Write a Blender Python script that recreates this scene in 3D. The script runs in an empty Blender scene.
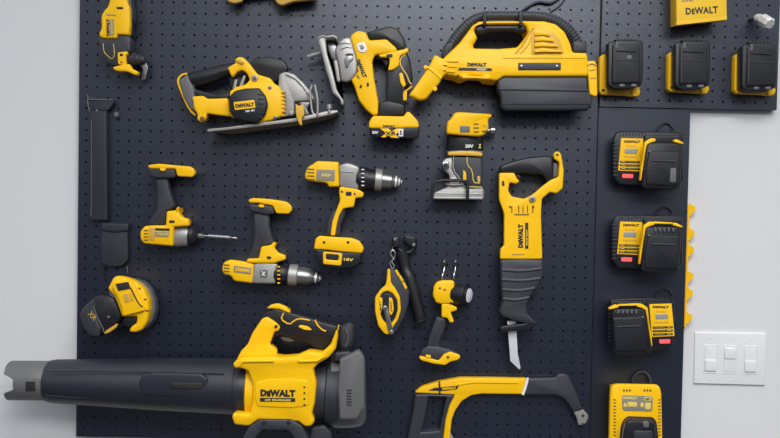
import bpy, bmesh, math, random
from mathutils import Vector, Matrix, Euler
from mathutils.geometry import tessellate_polygon
random.seed(7)
C = bpy.context.scene.collection
B = 0.020            # front of the pegboard, measured out from the wall (wall plane is y = 0)

# ------------------------------------------------------------------ camera
F = 836.0
DIST = 1.99 + B
cam_d = bpy.data.cameras.new('camera'); cam = bpy.data.objects.new('camera', cam_d); C.objects.link(cam)
cam_d.sensor_width = 36.0; cam_d.lens = 36.0 * F / 780.0
CR = Euler((math.radians(90 - 1.6), 0, 0)).to_matrix() @ Matrix.Rotation(math.radians(1.1), 3, 'Z')
CL = Vector((0, -DIST, 1.5))
cam.matrix_world = Matrix.Translation(CL) @ CR.to_4x4()
bpy.context.scene.camera = cam

def at(px, py, d=0.0):
    """point of the plane d metres in front of the board seen at photo pixel px,py"""
    r = CR @ Vector(((px - 390) / F, -(py - 219) / F, -1))
    t = (-(B + d) - CL.y) / r.y
    return CL + r * t

# ------------------------------------------------------------------ materials
def mat(name, col, rough=0.5, metal=0.0, bump=0.0, bscale=300, var=0.0, emit=None, spec=0.5, coat=0.0):
    m = bpy.data.materials.new(name); m.use_nodes = True
    n = m.node_tree.nodes; l = m.node_tree.links; p = n['Principled BSDF']
    p.inputs['Base Color'].default_value = (*col, 1); p.inputs['Roughness'].default_value = rough
    p.inputs['Metallic'].default_value = metal; p.inputs['Specular IOR Level'].default_value = spec
    p.inputs['Coat Weight'].default_value = coat
    tc = n.new('ShaderNodeTexCoord')
    if var:
        nz = n.new('ShaderNodeTexNoise'); nz.inputs['Scale'].default_value = 22; nz.inputs['Detail'].default_value = 5
        l.new(tc.outputs['Object'], nz.inputs['Vector'])
        mx = n.new('ShaderNodeMixRGB'); mx.inputs[1].default_value = (*[c * (1 - var) for c in col], 1)
        mx.inputs[2].default_value = (*[min(1, c * (1 + var)) for c in col], 1)
        l.new(nz.outputs['Fac'], mx.inputs[0]); l.new(mx.outputs[0], p.inputs['Base Color'])
    if bump:
        nb = n.new('ShaderNodeTexNoise'); nb.inputs['Scale'].default_value = bscale
        l.new(tc.outputs['Object'], nb.inputs['Vector'])
        bp = n.new('ShaderNodeBump'); bp.inputs['Strength'].default_value = bump; bp.inputs['Distance'].default_value = 0.001
        l.new(nb.outputs['Fac'], bp.inputs['Height']); l.new(bp.outputs['Normal'], p.inputs['Normal'])
    if emit:
        p.inputs['Emission Color'].default_value = (*emit[0], 1); p.inputs['Emission Strength'].default_value = emit[1]
    return m
YEL = mat('yellow_plastic', (0.87, 0.495, 0.002), 0.42, spec=.3, bump=0.15, var=0.05)
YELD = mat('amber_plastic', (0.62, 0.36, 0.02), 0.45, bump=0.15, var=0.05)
BLK = mat('black_rubber', (0.009, 0.010, 0.014), 0.42, spec=.4, bump=0.3, var=0.1)
CHA = mat('charcoal_plastic', (0.025, 0.028, 0.037), 0.5, bump=0.25, var=0.1)
TUBE = mat('dark_tube_plastic', (0.014, 0.017, 0.026), 0.45, bump=0.2, var=0.08)
GRY = mat('grey_plastic', (0.11, 0.11, 0.115), 0.5, bump=0.2, var=0.06)
SIL = mat('cast_aluminium', (0.34, 0.335, 0.32), 0.42, 0.5, bump=0.3, var=0.06)
STL = mat('brushed_steel', (0.45, 0.45, 0.45), 0.28, 1.0, bump=0.2)
DST = mat('dark_steel', (0.24, 0.24, 0.245), 0.3, 0.8, bump=0.1)
BLADE = mat('blade_steel', (0.72, 0.73, 0.75), 0.4, 0.4)
PANEL = mat('navy_board_paint', (0.004, 0.007, 0.018), 0.36, bump=0.12, bscale=600, var=0.06, spec=0.85)
PANEL.node_tree.nodes['Principled BSDF'].inputs['Specular Tint'].default_value = (.84, .90, 1, 1)
SOLID = mat('navy_panel_paint', (0.005, 0.008, 0.018), 0.38, bump=0.1, bscale=500, var=0.05, spec=0.8)
SOLID.node_tree.nodes['Principled BSDF'].inputs['Specular Tint'].default_value = (.84, .90, 1, 1)
WALL = mat('wall_paint', (0.63, 0.635, 0.65), 0.8, bump=0.1, bscale=120, var=0.015)
WHT = mat('white_plastic', (0.72, 0.725, 0.74), 0.4)
WTX = mat('white_print', (0.75, 0.75, 0.73), 0.6)
BTX = mat('black_print', (0.012, 0.012, 0.012), 0.6)
GTX = mat('grey_print', (0.22, 0.21, 0.17), 0.6)
CRM = mat('yellow_trim', (0.72, 0.55, 0.12), 0.5)
LCD = mat('grey_sticker', (0.27, 0.28, 0.27), 0.35)
RED = mat('red_indicator_light', (0.8, 0.05, 0.05), 0.4, emit=((1.0, 0.06, 0.07), 1.3))
LENS = mat('lamp_lens', (0.85, 0.85, 0.85), 0.25, 0.2)
CARD = mat('yellow_cardboard', (0.80, 0.49, 0.015), 0.6, bump=0.1, var=0.04)
VEN = mat('brown_recess', (0.13, 0.075, 0.012), 0.6)
SLATE = mat('slate_fabric', (0.013, 0.017, 0.027), 0.6, bump=.3, var=.15)
BRT = mat('bright_metal', (0.75, 0.74, 0.72), 0.3, 0.35, bump=.1)
ORG = mat('tan_plastic', (0.55, 0.33, 0.06), 0.45, var=0.05)

# ------------------------------------------------------------------ mesh helpers
def chaikin(P, it, hard=()):
    """fillets every corner: it=1 small radius, it=2 the soft radius of moulded plastic"""
    if not it: return P
    R = .0015 if it == 1 else .0045
    Q = []; n = len(P); K = 2 if it == 1 else 4
    for i in range(n):
        a, b, c = P[i - 1], P[i], P[(i + 1) % n]
        t = min(R, .42 * (a - b).length, .42 * (c - b).length)
        p0 = b + (a - b).normalized() * t; p1 = b + (c - b).normalized() * t
        for k in range(K + 1):
            f = k / K
            Q.append(p0 * (1 - f) ** 2 + b * 2 * f * (1 - f) + p1 * f * f)
    return Q
def area(P):
    return sum(P[i].x * P[(i + 1) % len(P)].y - P[(i + 1) % len(P)].x * P[i].y for i in range(len(P))) / 2
def inset(P, w):
    """P counter-clockwise: moves inwards by w where the edges leave room"""
    n = len(P); ws = [w] * n; N = []
    for i in range(n):
        a, b, c = P[i - 1], P[i], P[(i + 1) % n]
        e1 = (b - a).normalized(); e2 = (c - b).normalized()
        n1 = Vector((-e1.y, e1.x)); n2 = Vector((-e2.y, e2.x)); m = n1 + n2
        if m.length < .2: m = n1.copy()
        m.normalize(); k = 1 / max(.45, m.dot(n1)); N.append(m * k)
    for _ in range(12):
        Q = [P[i] + N[i] * ws[i] for i in range(n)]; bad = False
        for i in range(n):
            j = (i + 1) % n; e = P[j] - P[i]
            if (Q[j] - Q[i]).dot(e) < .15 * e.length_squared:
                ws[i] *= .7; ws[j] *= .7; bad = True
        if not bad: break
    return [P[i] + N[i] * ws[i] for i in range(n)]

def finish(name, bm, m, parent=None, ang=38):
    me = bpy.data.meshes.new(name)
    bmesh.ops.remove_doubles(bm, verts=bm.verts, dist=1e-6)
    bmesh.ops.recalc_face_normals(bm, faces=bm.faces)
    bm.to_mesh(me); bm.free()
    for p in me.polygons: p.use_smooth = True
    try: me.set_sharp_from_angle(angle=math.radians(ang))
    except Exception: pass
    me.materials.append(m)
    o = bpy.data.objects.new(name, me); C.objects.link(o)
    if parent is not None:
        r = parent; off = Vector((0, 0, 0))
        while r is not None: off += r.location; r = r.parent
        me.transform(Matrix.Translation(-off)); o.parent = parent
    return o

def add_slab(bm, pts, d0, d1, w=.003, h=None, rnd=2, holes=(), seg=3, taper=.12):
    h = w if h is None else h
    h = min(h, (d1 - d0) * .9)
    dm = d1 - h if (w > .0035 and h > .0035) else d1
    loops = [[at(x, y, dm) for x, y in L] for L in [pts] + list(holes)]
    P2 = []
    for k, L in enumerate(loops):
        q = [Vector((v.x, v.z)) for v in L]
        if (area(q) < 0) != (k > 0): q.reverse()
        P2.append(q)
    seg = seg if w > 0 else 0
    tb = taper * (d1 - d0) if (d1 - d0) > .02 and not holes else 0
    lv = ([(tb, d0), (tb * .3, d0 + (d1 - h - d0) * .55)] if tb else [(0, d0)]) + [(w * (1 - math.cos(t * math.pi / 2 / max(seg, 1))), d1 - h + h * math.sin(t * math.pi / 2 / max(seg, 1))) for t in range(seg + 1)]
    if seg == 0: lv = [(0, d0), (0, d1)]
    rings = []
    for q in P2:
        rr = []
        for (iw, d) in lv:
            s = inset(q, iw) if iw > 0 else q
            s = chaikin(s, rnd)
            rr.append([bm.verts.new((p.x, -(B + d), p.y)) for p in s])
        for a, b in zip(rr[:-1], rr[1:]):
            n = len(a)
            for i in range(n): bm.faces.new((a[i], a[(i + 1) % n], b[(i + 1) % n], b[i]))
        rings.append(rr)
    for lvl in (0, -1):
        vl = [[v.co.copy() for v in rr[lvl]] for rr in rings]; flat = [v for rr in rings for v in rr[lvl]]
        if len(vl) == 1:
            try: bm.faces.new(flat)
            except Exception: pass
            continue
        for t in tessellate_polygon([[Vector((c.x, c.z, 0)) for c in L] for L in vl]):
            try: bm.faces.new([flat[i] for i in t])
            except Exception: pass

def frame_of(t):
    t = t.normalized(); s = Vector((0, 1, 0)) if abs(t.y) < .9 else Vector((1, 0, 0))
    u = t.cross(s).normalized(); v = u.cross(t).normalized()
    return u, v
def add_loft(bm, secs, n=20, cap=True, fl=1.0):
    """secs: (centre, radius) ; fl squashes towards the wall direction"""
    rings = []
    for i, (c, r) in enumerate(secs):
        a = secs[max(i - 1, 0)][0]; b = secs[min(i + 1, len(secs) - 1)][0]
        u, v = frame_of(b - a)
        rings.append([bm.verts.new(c + u * r * math.cos(2 * math.pi * k / n) + v * r * fl * math.sin(2 * math.pi * k / n)) for k in range(n)])
    for a, b in zip(rings[:-1], rings[1:]):
        for k in range(n): bm.faces.new((a[k], a[(k + 1) % n], b[(k + 1) % n], b[k]))
    if cap:
        bm.faces.new(rings[0]); bm.faces.new(rings[-1])

class Pen:
    """reads coordinates off an enlarged crop of the photograph: x0,y0 its corner, s its enlargement"""
    def __init__(s, x0, y0, k): s.x0, s.y0, s.k = x0, y0, k
    def p(s, x, y): return (s.x0 + x / s.k, s.y0 + y / s.k)
    def P(s, L): return [s.p(*q[:2]) for q in L]
    def w(s, x, y, d=0): return at(*s.p(x, y), d)
    def r(s, v, d=0): return v / s.k * (DIST - B - d) / F      # length in metres of v crop pixels at depth d
    # -- parts
    def slab(s, name, pts, d0, d1, m, par, w=.003, h=None, rnd=2, holes=(), taper=.12):
        if w > .0035:
            h = w * .8 if h is None else h
            w = .0035 + (w - .0035) * .2
        bm = bmesh.new(); add_slab(bm, s.P(pts), d0, d1, w, h, rnd, [s.P(H) for H in holes], taper=taper)
        return finish(name, bm, m, par)
    def slabs(s, name, many, d0, d1, m, par, w=.0008, rnd=1):
        bm = bmesh.new()
        for pts in many: add_slab(bm, s.P(pts), d0, d1, w, None, rnd, seg=2)
        return finish(name, bm, m, par)
    def tube(s, name, pts, m, par, n=16, fl=1.0, cyclic=False, smooth=2):
        """pts: (x, y, r, d)"""
        bm = bmesh.new(); S = [(s.w(x, y, d), s.r(r, d)) for x, y, r, d in pts]
        if cyclic: S = S + [S[0]]
        for _ in range(smooth):
            Q = [S[0]]
            for a, b in zip(S[:-1], S[1:]):
                Q.append((a[0] * .75 + b[0] * .25, a[1] * .75 + b[1] * .25)); Q.append((a[0] * .25 + b[0] * .75, a[1] * .25 + b[1] * .75))
            Q.append(S[-1]); S = Q
        S2 = [S[0]]
        for q in S[1:]:
            if (q[0] - S2[-1][0]).length > 1e-5: S2.append(q)
        add_loft(bm, S2, n, True, fl)
        return finish(name, bm, m, par, 60)
    def line(s, name, pts, r, d, m, par): return s.tube(name, [(x, y, r, d) for x, y in pts], m, par, 8, smooth=1)
    def lathe(s, name, a, b, prof, m, par, n=32, fl=1.0, d=None, db=None, ang=30):
        """turned shape on the axis a-b (crop px) at depth d (db at b); prof: (t 0..1, radius px)"""
        db = d if db is None else db
        A = s.w(*a, d); Bv = s.w(*b, db); u, v = frame_of(Bv - A)
        if n <= 8:
            c0 = math.pi / n
        else: c0 = 0
        bm = bmesh.new(); rings = []
        for t, r in prof:
            c = A.lerp(Bv, t); R = max(s.r(r, d), 1e-5)
            rings.append([bm.verts.new(c + u * R * math.cos(c0 + 2 * math.pi * k / n) + v * R * fl * math.sin(c0 + 2 * math.pi * k / n)) for k in range(n)])
        for p, q in zip(rings[:-1], rings[1:]):
            for k in range(n): bm.faces.new((p[k], p[(k + 1) % n], q[(k + 1) % n], q[k]))
        bm.faces.new(rings[0]); bm.faces.new(rings[-1])
        return finish(name, bm, m, par, ang)
    def knob(s, name, x, y, r, d0, d1, m, par, n=20, w=None):
        ps = [(x + r * math.cos(2 * math.pi * k / n), y + r * math.sin(2 * math.pi * k / n)) for k in range(n)]
        return s.slab(name, ps, d0, d1, m, par, s.r(r) * .2 if w is None else w, None, 0)
    def text(s, name, txt, x, y, length, rot, d, m, par, hgt=None, bold=.04):
        """centre x,y; length = width in crop px; rot clockwise degrees in the picture"""
        c = bpy.data.curves.new('t', 'FONT'); c.body = txt; c.align_x = 'CENTER'; c.align_y = 'CENTER'
        c.offset = bold; c.resolution_u = 2; c.extrude = .0001
        if txt == 'DEWALT':
            c.body = 'DeWALT'; c.small_caps_scale = .78; c.body_format[1].use_small_caps = True; c.space_character = 1.08
        o = bpy.data.objects.new('t', c); C.objects.link(o)
        bpy.context.view_layer.update()
        dim = o.dimensions.copy()
        me = bpy.data.meshes.new_from_object(o.evaluated_get(bpy.context.evaluated_depsgraph_get()))
        bpy.data.objects.remove(o)
        W = s.r(length, d); sx = W / dim.x; sy = sx if hgt is None else s.r(hgt, d) / dim.y
        # centre the glyph block
        xs = [v.co.x for v in me.vertices]; ys = [v.co.y for v in me.vertices]
        me.transform(Matrix.Translation((-(min(xs) + max(xs)) / 2, -(min(ys) + max(ys)) / 2, 0)))
        me.transform(Matrix.Diagonal((sx, sy, 2.0, 1)))
        M = Matrix.Rotation(math.radians(-(rot - 1.1)), 4, 'Z'); me.transform(M)
        me.transform(Matrix.Rotation(math.radians(90), 4, 'X'))
        me.transform(Matrix.Translation(s.w(x, y, d)))
        me.name = name; me.materials.clear(); me.materials.append(m)
        ob = bpy.data.objects.new(name, me); C.objects.link(ob)
        r = par; off = Vector((0, 0, 0))
        while r is not None: off += r.location; r = r.parent
        me.transform(Matrix.Translation(-off)); ob.parent = par
        return ob

def thing(name, label, cat, px, py, group=None):
    o = bpy.data.objects.new(name, None); C.objects.link(o); o.empty_display_size = .02
    o.location = at(px, py, 0); o['label'] = label; o['category'] = cat
    if group: o['group'] = group
    return o
def tag(o, label, cat, group=None):
    o['label'] = label; o['category'] = cat
    if group: o['group'] = group
    return o
def lab(o, t): o['label'] = t; return o

# ------------------------------------------------------------------ the room
def box(name, lo, hi, m, parent=None):
    bm = bmesh.new(); bmesh.ops.create_cube(bm, size=1)
    for v in bm.verts: v.co = Vector([lo[i] + (v.co[i] + .5) * (hi[i] - lo[i]) for i in range(3)])
    return finish(name, bm, m, parent)
w = box('wall_back', (-2.2, 0, 0), (2.6, .1, 2.75), WALL); w['kind'] = 'structure'
FLOORM = mat('grey_floor_paint', (0.05, 0.05, 0.055), 0.4, bump=.1, bscale=40, var=.08)
f = box('floor', (-2.2, -5, -.1), (2.6, .1, 0), FLOORM); f['kind'] = 'structure'

# ------------------------------------------------------------------ pegboards
PITCH = .0254
def pegboard(name, x0, x1, z0, z1, dback, dfront, anchor, m, parent, rh=.0026, skip=None, margin=.010):
    """folded sheet metal panel with real round holes; depths measured from the wall"""
    bm = bmesh.new(); yf = -dfront; yb = -dfront + .0016
    ix0 = math.ceil((x0 + margin - anchor.x) / PITCH); ix1 = math.floor((x1 - margin - anchor.x) / PITCH)
    iz0 = math.ceil((z0 + margin - anchor.z) / PITCH); iz1 = math.floor((z1 - margin - anchor.z) / PITCH)
    gx = [anchor.x + (i - .5) * PITCH for i in range(ix0, ix1 + 2)]; gz = [anchor.z + (k - .5) * PITCH for k in range(iz0, iz1 + 2)]
    gx[0] = x0; gx[-1] = x1; gz[0] = z0; gz[-1] = z1
    N = 12
    for i in range(len(gx) - 1):
        for k in range(len(gz) - 1):
            cx = anchor.x + (ix0 + i) * PITCH; cz = anchor.z + (iz0 + k) * PITCH
            a, b, c0, d0 = gx[i], gx[i + 1], gz[k], gz[k + 1]
            if skip and skip(cx, cz):
                bm.faces.new([bm.verts.new((x, yf, z)) for x, z in ((a, c0), (b, c0), (b, d0), (a, d0))]); continue
            out = [(b, cz), (b, d0), (b, d0), (cx, d0), (a, d0), (a, d0), (a, cz), (a, c0), (a, c0), (cx, c0), (b, c0), (b, c0)]
            sq = [(b, cz), (b, d0), (cx, d0), (a, d0), (a, cz), (a, c0), (cx, c0), (b, c0)]
            sv = [bm.verts.new((x, yf, z)) for x, z in sq]
            hv = [bm.verts.new((cx + rh * math.cos(2 * math.pi * q / 16), yf, cz + rh * math.sin(2 * math.pi * q / 16))) for q in range(16)]
            bv = [bm.verts.new((v.co.x, yb, v.co.z)) for v in hv]
            for q in range(8):
                bm.faces.new((sv[q], sv[(q + 1) % 8], hv[(2 * q + 2) % 16], hv[2 * q + 1], hv[2 * q]))
            for q in range(16): bm.faces.new((hv[q], hv[(q + 1) % 16], bv[(q + 1) % 16], bv[q]))
    # folded flanges
    t = .002; yw = -dback - .0005
    for (xa, xb, za, zb) in ((x0, x0 + t, z0, z1), (x1 - t, x1, z0, z1), (x0, x1, z0, z0 + t), (x0, x1, z1 - t, z1)):
        vs = {}
        for X in (xa, xb):
            for Y in (yf, yw):
                for Z in (za, zb): vs[(X, Y, Z)] = bm.verts.new((X, Y, Z))
        def q(*ks): bm.faces.new([vs[k] for k in ks])
        q((xa, yf, za), (xa, yw, za), (xa, yw, zb), (xa, yf, zb)); q((xb, yf, za), (xb, yw, za), (xb, yw, zb), (xb, yf, zb))
        q((xa, yf, za), (xb, yf, za), (xb, yw, za), (xa, yw, za)); q((xa, yf, zb), (xb, yf, zb), (xb, yw, zb), (xa, yw, zb))
        q((xa, yw, za), (xb, yw, za), (xb, yw, zb), (xa, yw, zb))
    me = bpy.data.meshes.new(name); bm.to_mesh(me); bm.free(); me.materials.append(m)
    o = bpy.data.objects.new(name, me); C.objects.link(o)
    if parent: o.parent = parent; me.transform(Matrix.Translation(-parent.location))
    return o
xL = at(79, 100).x; xS = at(597.5, 108).x; zb = at(78, 436.5).z
xs0 = xS + .0035; xs1 = at(689.5, 150).x
xr0 = at(600.5, 60).x; xr1 = at(777.5, 60).x; zr0 = at(690, 108.5).z
zTOP = 2.16
anc = at(409.5, 17.6)
main_board = tag(pegboard('pegboard', xL, xS, zb, zTOP, 0, B, anc, PANEL, None), 'large navy metal pegboard holding most of the tools', 'pegboard')
anc2 = at(627.9, 24.8)
right_board = tag(pegboard('pegboard', xr0, xr1, zr0, zTOP, 0, B + .004, anc2, PANEL, None), 'small navy pegboard at upper right behind the row of batteries', 'pegboard')
bm = bmesh.new()
def panel_mesh(bm):
    r = .0015
    vs = []
    bmesh.ops.create_cube(bm, size=1)
    lo = (xs0, -B + .001, at(640, 470).z); hi = (xs1, 0, zr0 - .001)
    for v in bm.verts: v.co = Vector([lo[i] + (v.co[i] + .5) * (hi[i] - lo[i]) for i in range(3)])
    bmesh.ops.bevel(bm, geom=bm.edges[:], offset=.001, segments=2, affect='EDGES')
panel_mesh(bm)
tag(finish('backing_panel', bm, SOLID), 'narrow plain navy panel without holes behind the battery chargers', 'panel')

# ------------------------------------------------------------------ oscillating multi tool
def multitool():
    p = Pen(90, 0, 5.475)
    t = thing('oscillating_tool', 'yellow and black oscillating multi-tool hanging upside down at the top left corner', 'power tool', 116, 70)
    p.slab('body', [(72, -90), (222, -90), (232, 0), (240, 60), (240, 112), (228, 140), (228, 200), (60, 205), (45, 185), (55, 150), (50, 100), (60, 60), (68, 10)], .012, .048, CHA, t, .008)
    sh = p.slab('shell', [(108, -90), (205, -90), (207, 20), (220, 42), (222, 130), (216, 195), (152, 190), (150, 212), (76, 212), (56, 203), (52, 185), (66, 160), (64, 92), (78, 62), (100, 40), (110, 10)], .044, .060, YEL, t, .007)
    p.slab('vent', [(142, 40), (150, 37), (178, 37), (184, 44), (178, 51), (148, 51)], .059, .0605, BTX, sh, .0004)
    p.slab('badge', [(108, 105), (132, 105), (132, 195), (108, 195)], .059, .0604, GTX, sh, .0003, rnd=0)
    p.text('lettering', 'DEWALT', 98, 150, 92, -90, .0604, BTX, sh, 17, .075)
    p.text('lettering', 'XR LITHIUM', 120, 150, 80, -90, .0608, CRM, sh, 10)
    p.text('lettering', '123456', 114, 82, 55, 4, .0604, GTX, sh, 9)
    p.slab('gear_housing', [(48, 195), (76, 208), (150, 208), (154, 190), (218, 192), (230, 225), (228, 285), (205, 300), (205, 372), (150, 368), (95, 352), (62, 318), (52, 260)], .006, .055, CHA, t, .010)
    p.line('trim', [(72, 238), (76, 285), (90, 300), (118, 325), (132, 312), (134, 285), (128, 240)], 1.7, .0555, CRM, t)
    col = p.slab('collar', [(150, 287), (202, 280), (205, 296), (194, 304), (196, 358), (152, 352)], .050, .060, YEL, t, .002)
    p.slabs('mark', [[(162, 293), (180, 292), (180, 308), (162, 308)], [(166, 336), (178, 336), (178, 344), (166, 344)]], .0595, .0606, BTX, col)
    p.slab('lever', [(122, 368), (150, 360), (215, 348), (222, 372), (262, 392), (256, 412), (238, 408), (200, 390), (160, 390), (132, 384)], .046, .062, YEL, t, .003)
    p.lathe('gear_head', (195, 322), (302, 328), [(0, 36), (.5, 38), (.55, 30), (.75, 30), (.8, 22), (1, 20)], CHA, t, d=.030)
    p.slab('blade', [(262, 340), (302, 335), (318, 372), (302, 438), (280, 438), (292, 380)], .020, .024, DST, t, .001)
    p.line('cord', [(245, 310), (232, 260), (240, 225), (262, 190)], 3.5, .004, BLK, t)
multitool()

# ------------------------------------------------------------------ tool peeking in at the top edge
def top_tool():
    p = Pen(210, 0, 2.229)
    t = thing('angle_grinder', 'mostly cut off yellow tool whose lower edge peeks in above the circular saw', 'power tool', 272, -14)
    p.slab('body', [(25, -70), (240, -70), (238, -8), (128, -12), (75, -6), (35, -8)], .003, .035, CHA, t, .006)
    p.slab('guard', [(132, -20), (150, 8), (160, 12), (185, 3), (235, -2), (235, -22)], .020, .050, ORG, t, .003)
    p.slab('nozzle', [(35, -20), (38, 2), (52, 8), (72, 3), (74, -20)], .020, .045, ORG, t, .003)
top_tool()

# ------------------------------------------------------------------ circular saw
def circular_saw():
    p = Pen(170, 40, 4.377)
    t = thing('circular_saw', 'yellow and black circular saw with silver blade guard and base plate', 'power tool', 260, 130)
    p.slab('upper_guard', [(345, 105), (375, 80), (430, 72), (500, 88), (522, 125), (500, 165), (440, 195), (390, 175)], .006, .050, BLK, t, .008)
    g = p.slab('blade_guard', [(478, 150), (508, 138), (545, 150), (588, 190), (620, 232), (636, 262), (600, 268), (545, 270), (546, 330), (490, 338), (470, 262)], .020, .062, SIL, t, .005)
    p.slab('rib', [(500, 150), (545, 170), (580, 205), (608, 250), (620, 245), (590, 205), (555, 165), (515, 142)], .060, .066, SIL, g, .001)
    p.knob('bolt', 530, 320, 11, .060, .067, SIL, g)
    p.slab('blade', [(500, 200), (560, 200), (590, 270), (575, 320), (500, 330)], .012, .015, STL, t, .0005)
    p.slab('base_plate', [(162, 390), (250, 382), (560, 340), (700, 308), (732, 308), (736, 316), (700, 328), (560, 356), (300, 388), (165, 402)], .002, .084, SIL, t, .001)
    for s in (-1, 1):
        p.line('guide_bracket', [(628 + 5 * s, 196), (626 + 14 * s, 225), (632 + 15 * s, 270), (634 + 12 * s, 318), (640 + 6 * s, 328)], 5, .085 + .004 * s, SIL, t)
    p.slab('bevel_bracket', [(565, 270), (620, 270), (600, 300), (612, 330), (580, 332)], .03, .07, DST, t, .003)
    p.lathe('thumb_screw', (697, 318), (697, 282), [(0, 5), (.45, 5), (.5, 11), (.9, 11), (1, 8)], SIL, t, d=.090, n=16)
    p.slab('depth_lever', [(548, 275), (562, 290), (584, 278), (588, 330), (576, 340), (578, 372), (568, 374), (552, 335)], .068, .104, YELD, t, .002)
    h = p.slab('motor_housing', [(262, 225), (300, 205), (345, 196), (395, 188), (440, 180), (480, 205), (500, 245), (505, 300), (492, 335), (450, 352), (390, 366), (310, 352), (262, 335)], .010, .085, YEL, t, .010)
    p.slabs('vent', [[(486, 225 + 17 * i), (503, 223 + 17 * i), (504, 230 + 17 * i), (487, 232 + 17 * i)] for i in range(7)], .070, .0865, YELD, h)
    for (x, y) in ((437, 207), (460, 338)): p.knob('screw', x, y, 8, .083, .0875, DST, h)
    cap = p.slab('motor_cap', [(258, 250), (285, 222), (330, 212), (392, 210), (420, 245), (430, 285), (418, 330), (385, 364), (330, 358), (285, 345), (262, 315)], .080, .100, BLK, t, .008)
    p.slabs('rib', [[(385, 235 + 20 * i), (412, 238 + 20 * i), (412, 242 + 20 * i), (385, 240 + 20 * i)] for i in range(6)], .098, .1015, BLK, cap)
    b = p.slab('badge', [(278, 272), (368, 262), (374, 297), (284, 307)], .099, .1018, YEL, cap, .0005, rnd=1)
    p.text('lettering', 'DEWALT', 327, 285, 82, -6, .1020, BTX, b, 17, .075)
    p.text('lettering', 'XRP 18V', 350, 310, 42, -6, .1005, WTX, cap, 8)
    arm = p.slab('handle_arm', [(252, 122), (290, 100), (284, 86), (300, 74), (322, 77), (352, 108), (385, 152), (440, 168), (475, 215), (400, 215), (272, 225), (282, 208), (330, 196), (350, 175), (338, 148), (318, 132), (296, 138), (272, 165)], .020, .078, YEL, t, .005)
    p.slab('lock_button', [(290, 88), (305, 82), (325, 96), (318, 106), (302, 102)], .076, .082, ORG, arm, .001)
    lab(p.knob('screw', 370, 166, 15, .074, .081, SIL, arm), 'silver screw with a dark centre'); p.knob('screw', 370, 166, 7, .080, .083, VEN, arm)
    p.slab('bracket', [(282, 172), (296, 170), (288, 218), (272, 218)], .030, .060, SIL, t, .002)
    p.slab('bracket', [(318, 155), (334, 152), (316, 205), (300, 208)], .030, .066, SIL, t, .002)
    p.slab('trigger', [(255, 165), (300, 150), (320, 170), (310, 200), (262, 215)], .015, .050, BLK, t, .004)
    p.tube('handle', [(62, 160, 18, .04), (95, 178, 36, .04), (150, 165, 36, .045), (210, 145, 32, .045), (268, 128, 28, .045), (310, 120, 20, .045)], BLK, t, 20)
    p.slab('handle_base', [(72, 150), (110, 170), (112, 215), (150, 225), (205, 238), (262, 228), (262, 262), (160, 262), (105, 250)], .010, .055, BLK, t, .006)
    p.slab('rear_pad', [(40, 178), (75, 150), (105, 210), (112, 262), (112, 318), (92, 305), (60, 250)], .014, .060, GRY, t, .006)
    p.line('trim', [(76, 148), (52, 152), (35, 172), (36, 190), (62, 258), (88, 308), (112, 330)], 5, .052, YEL, t)
    p.slab('battery_mount', [(98, 248), (146, 244), (164, 258), (255, 255), (264, 336), (200, 328), (162, 322), (160, 345), (140, 362), (118, 350), (122, 328), (106, 302)], .010, .070, YEL, t, .006)
    p.knob('screw', 140, 344, 10, .068, .072, VEN, t)
circular_saw()

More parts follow.
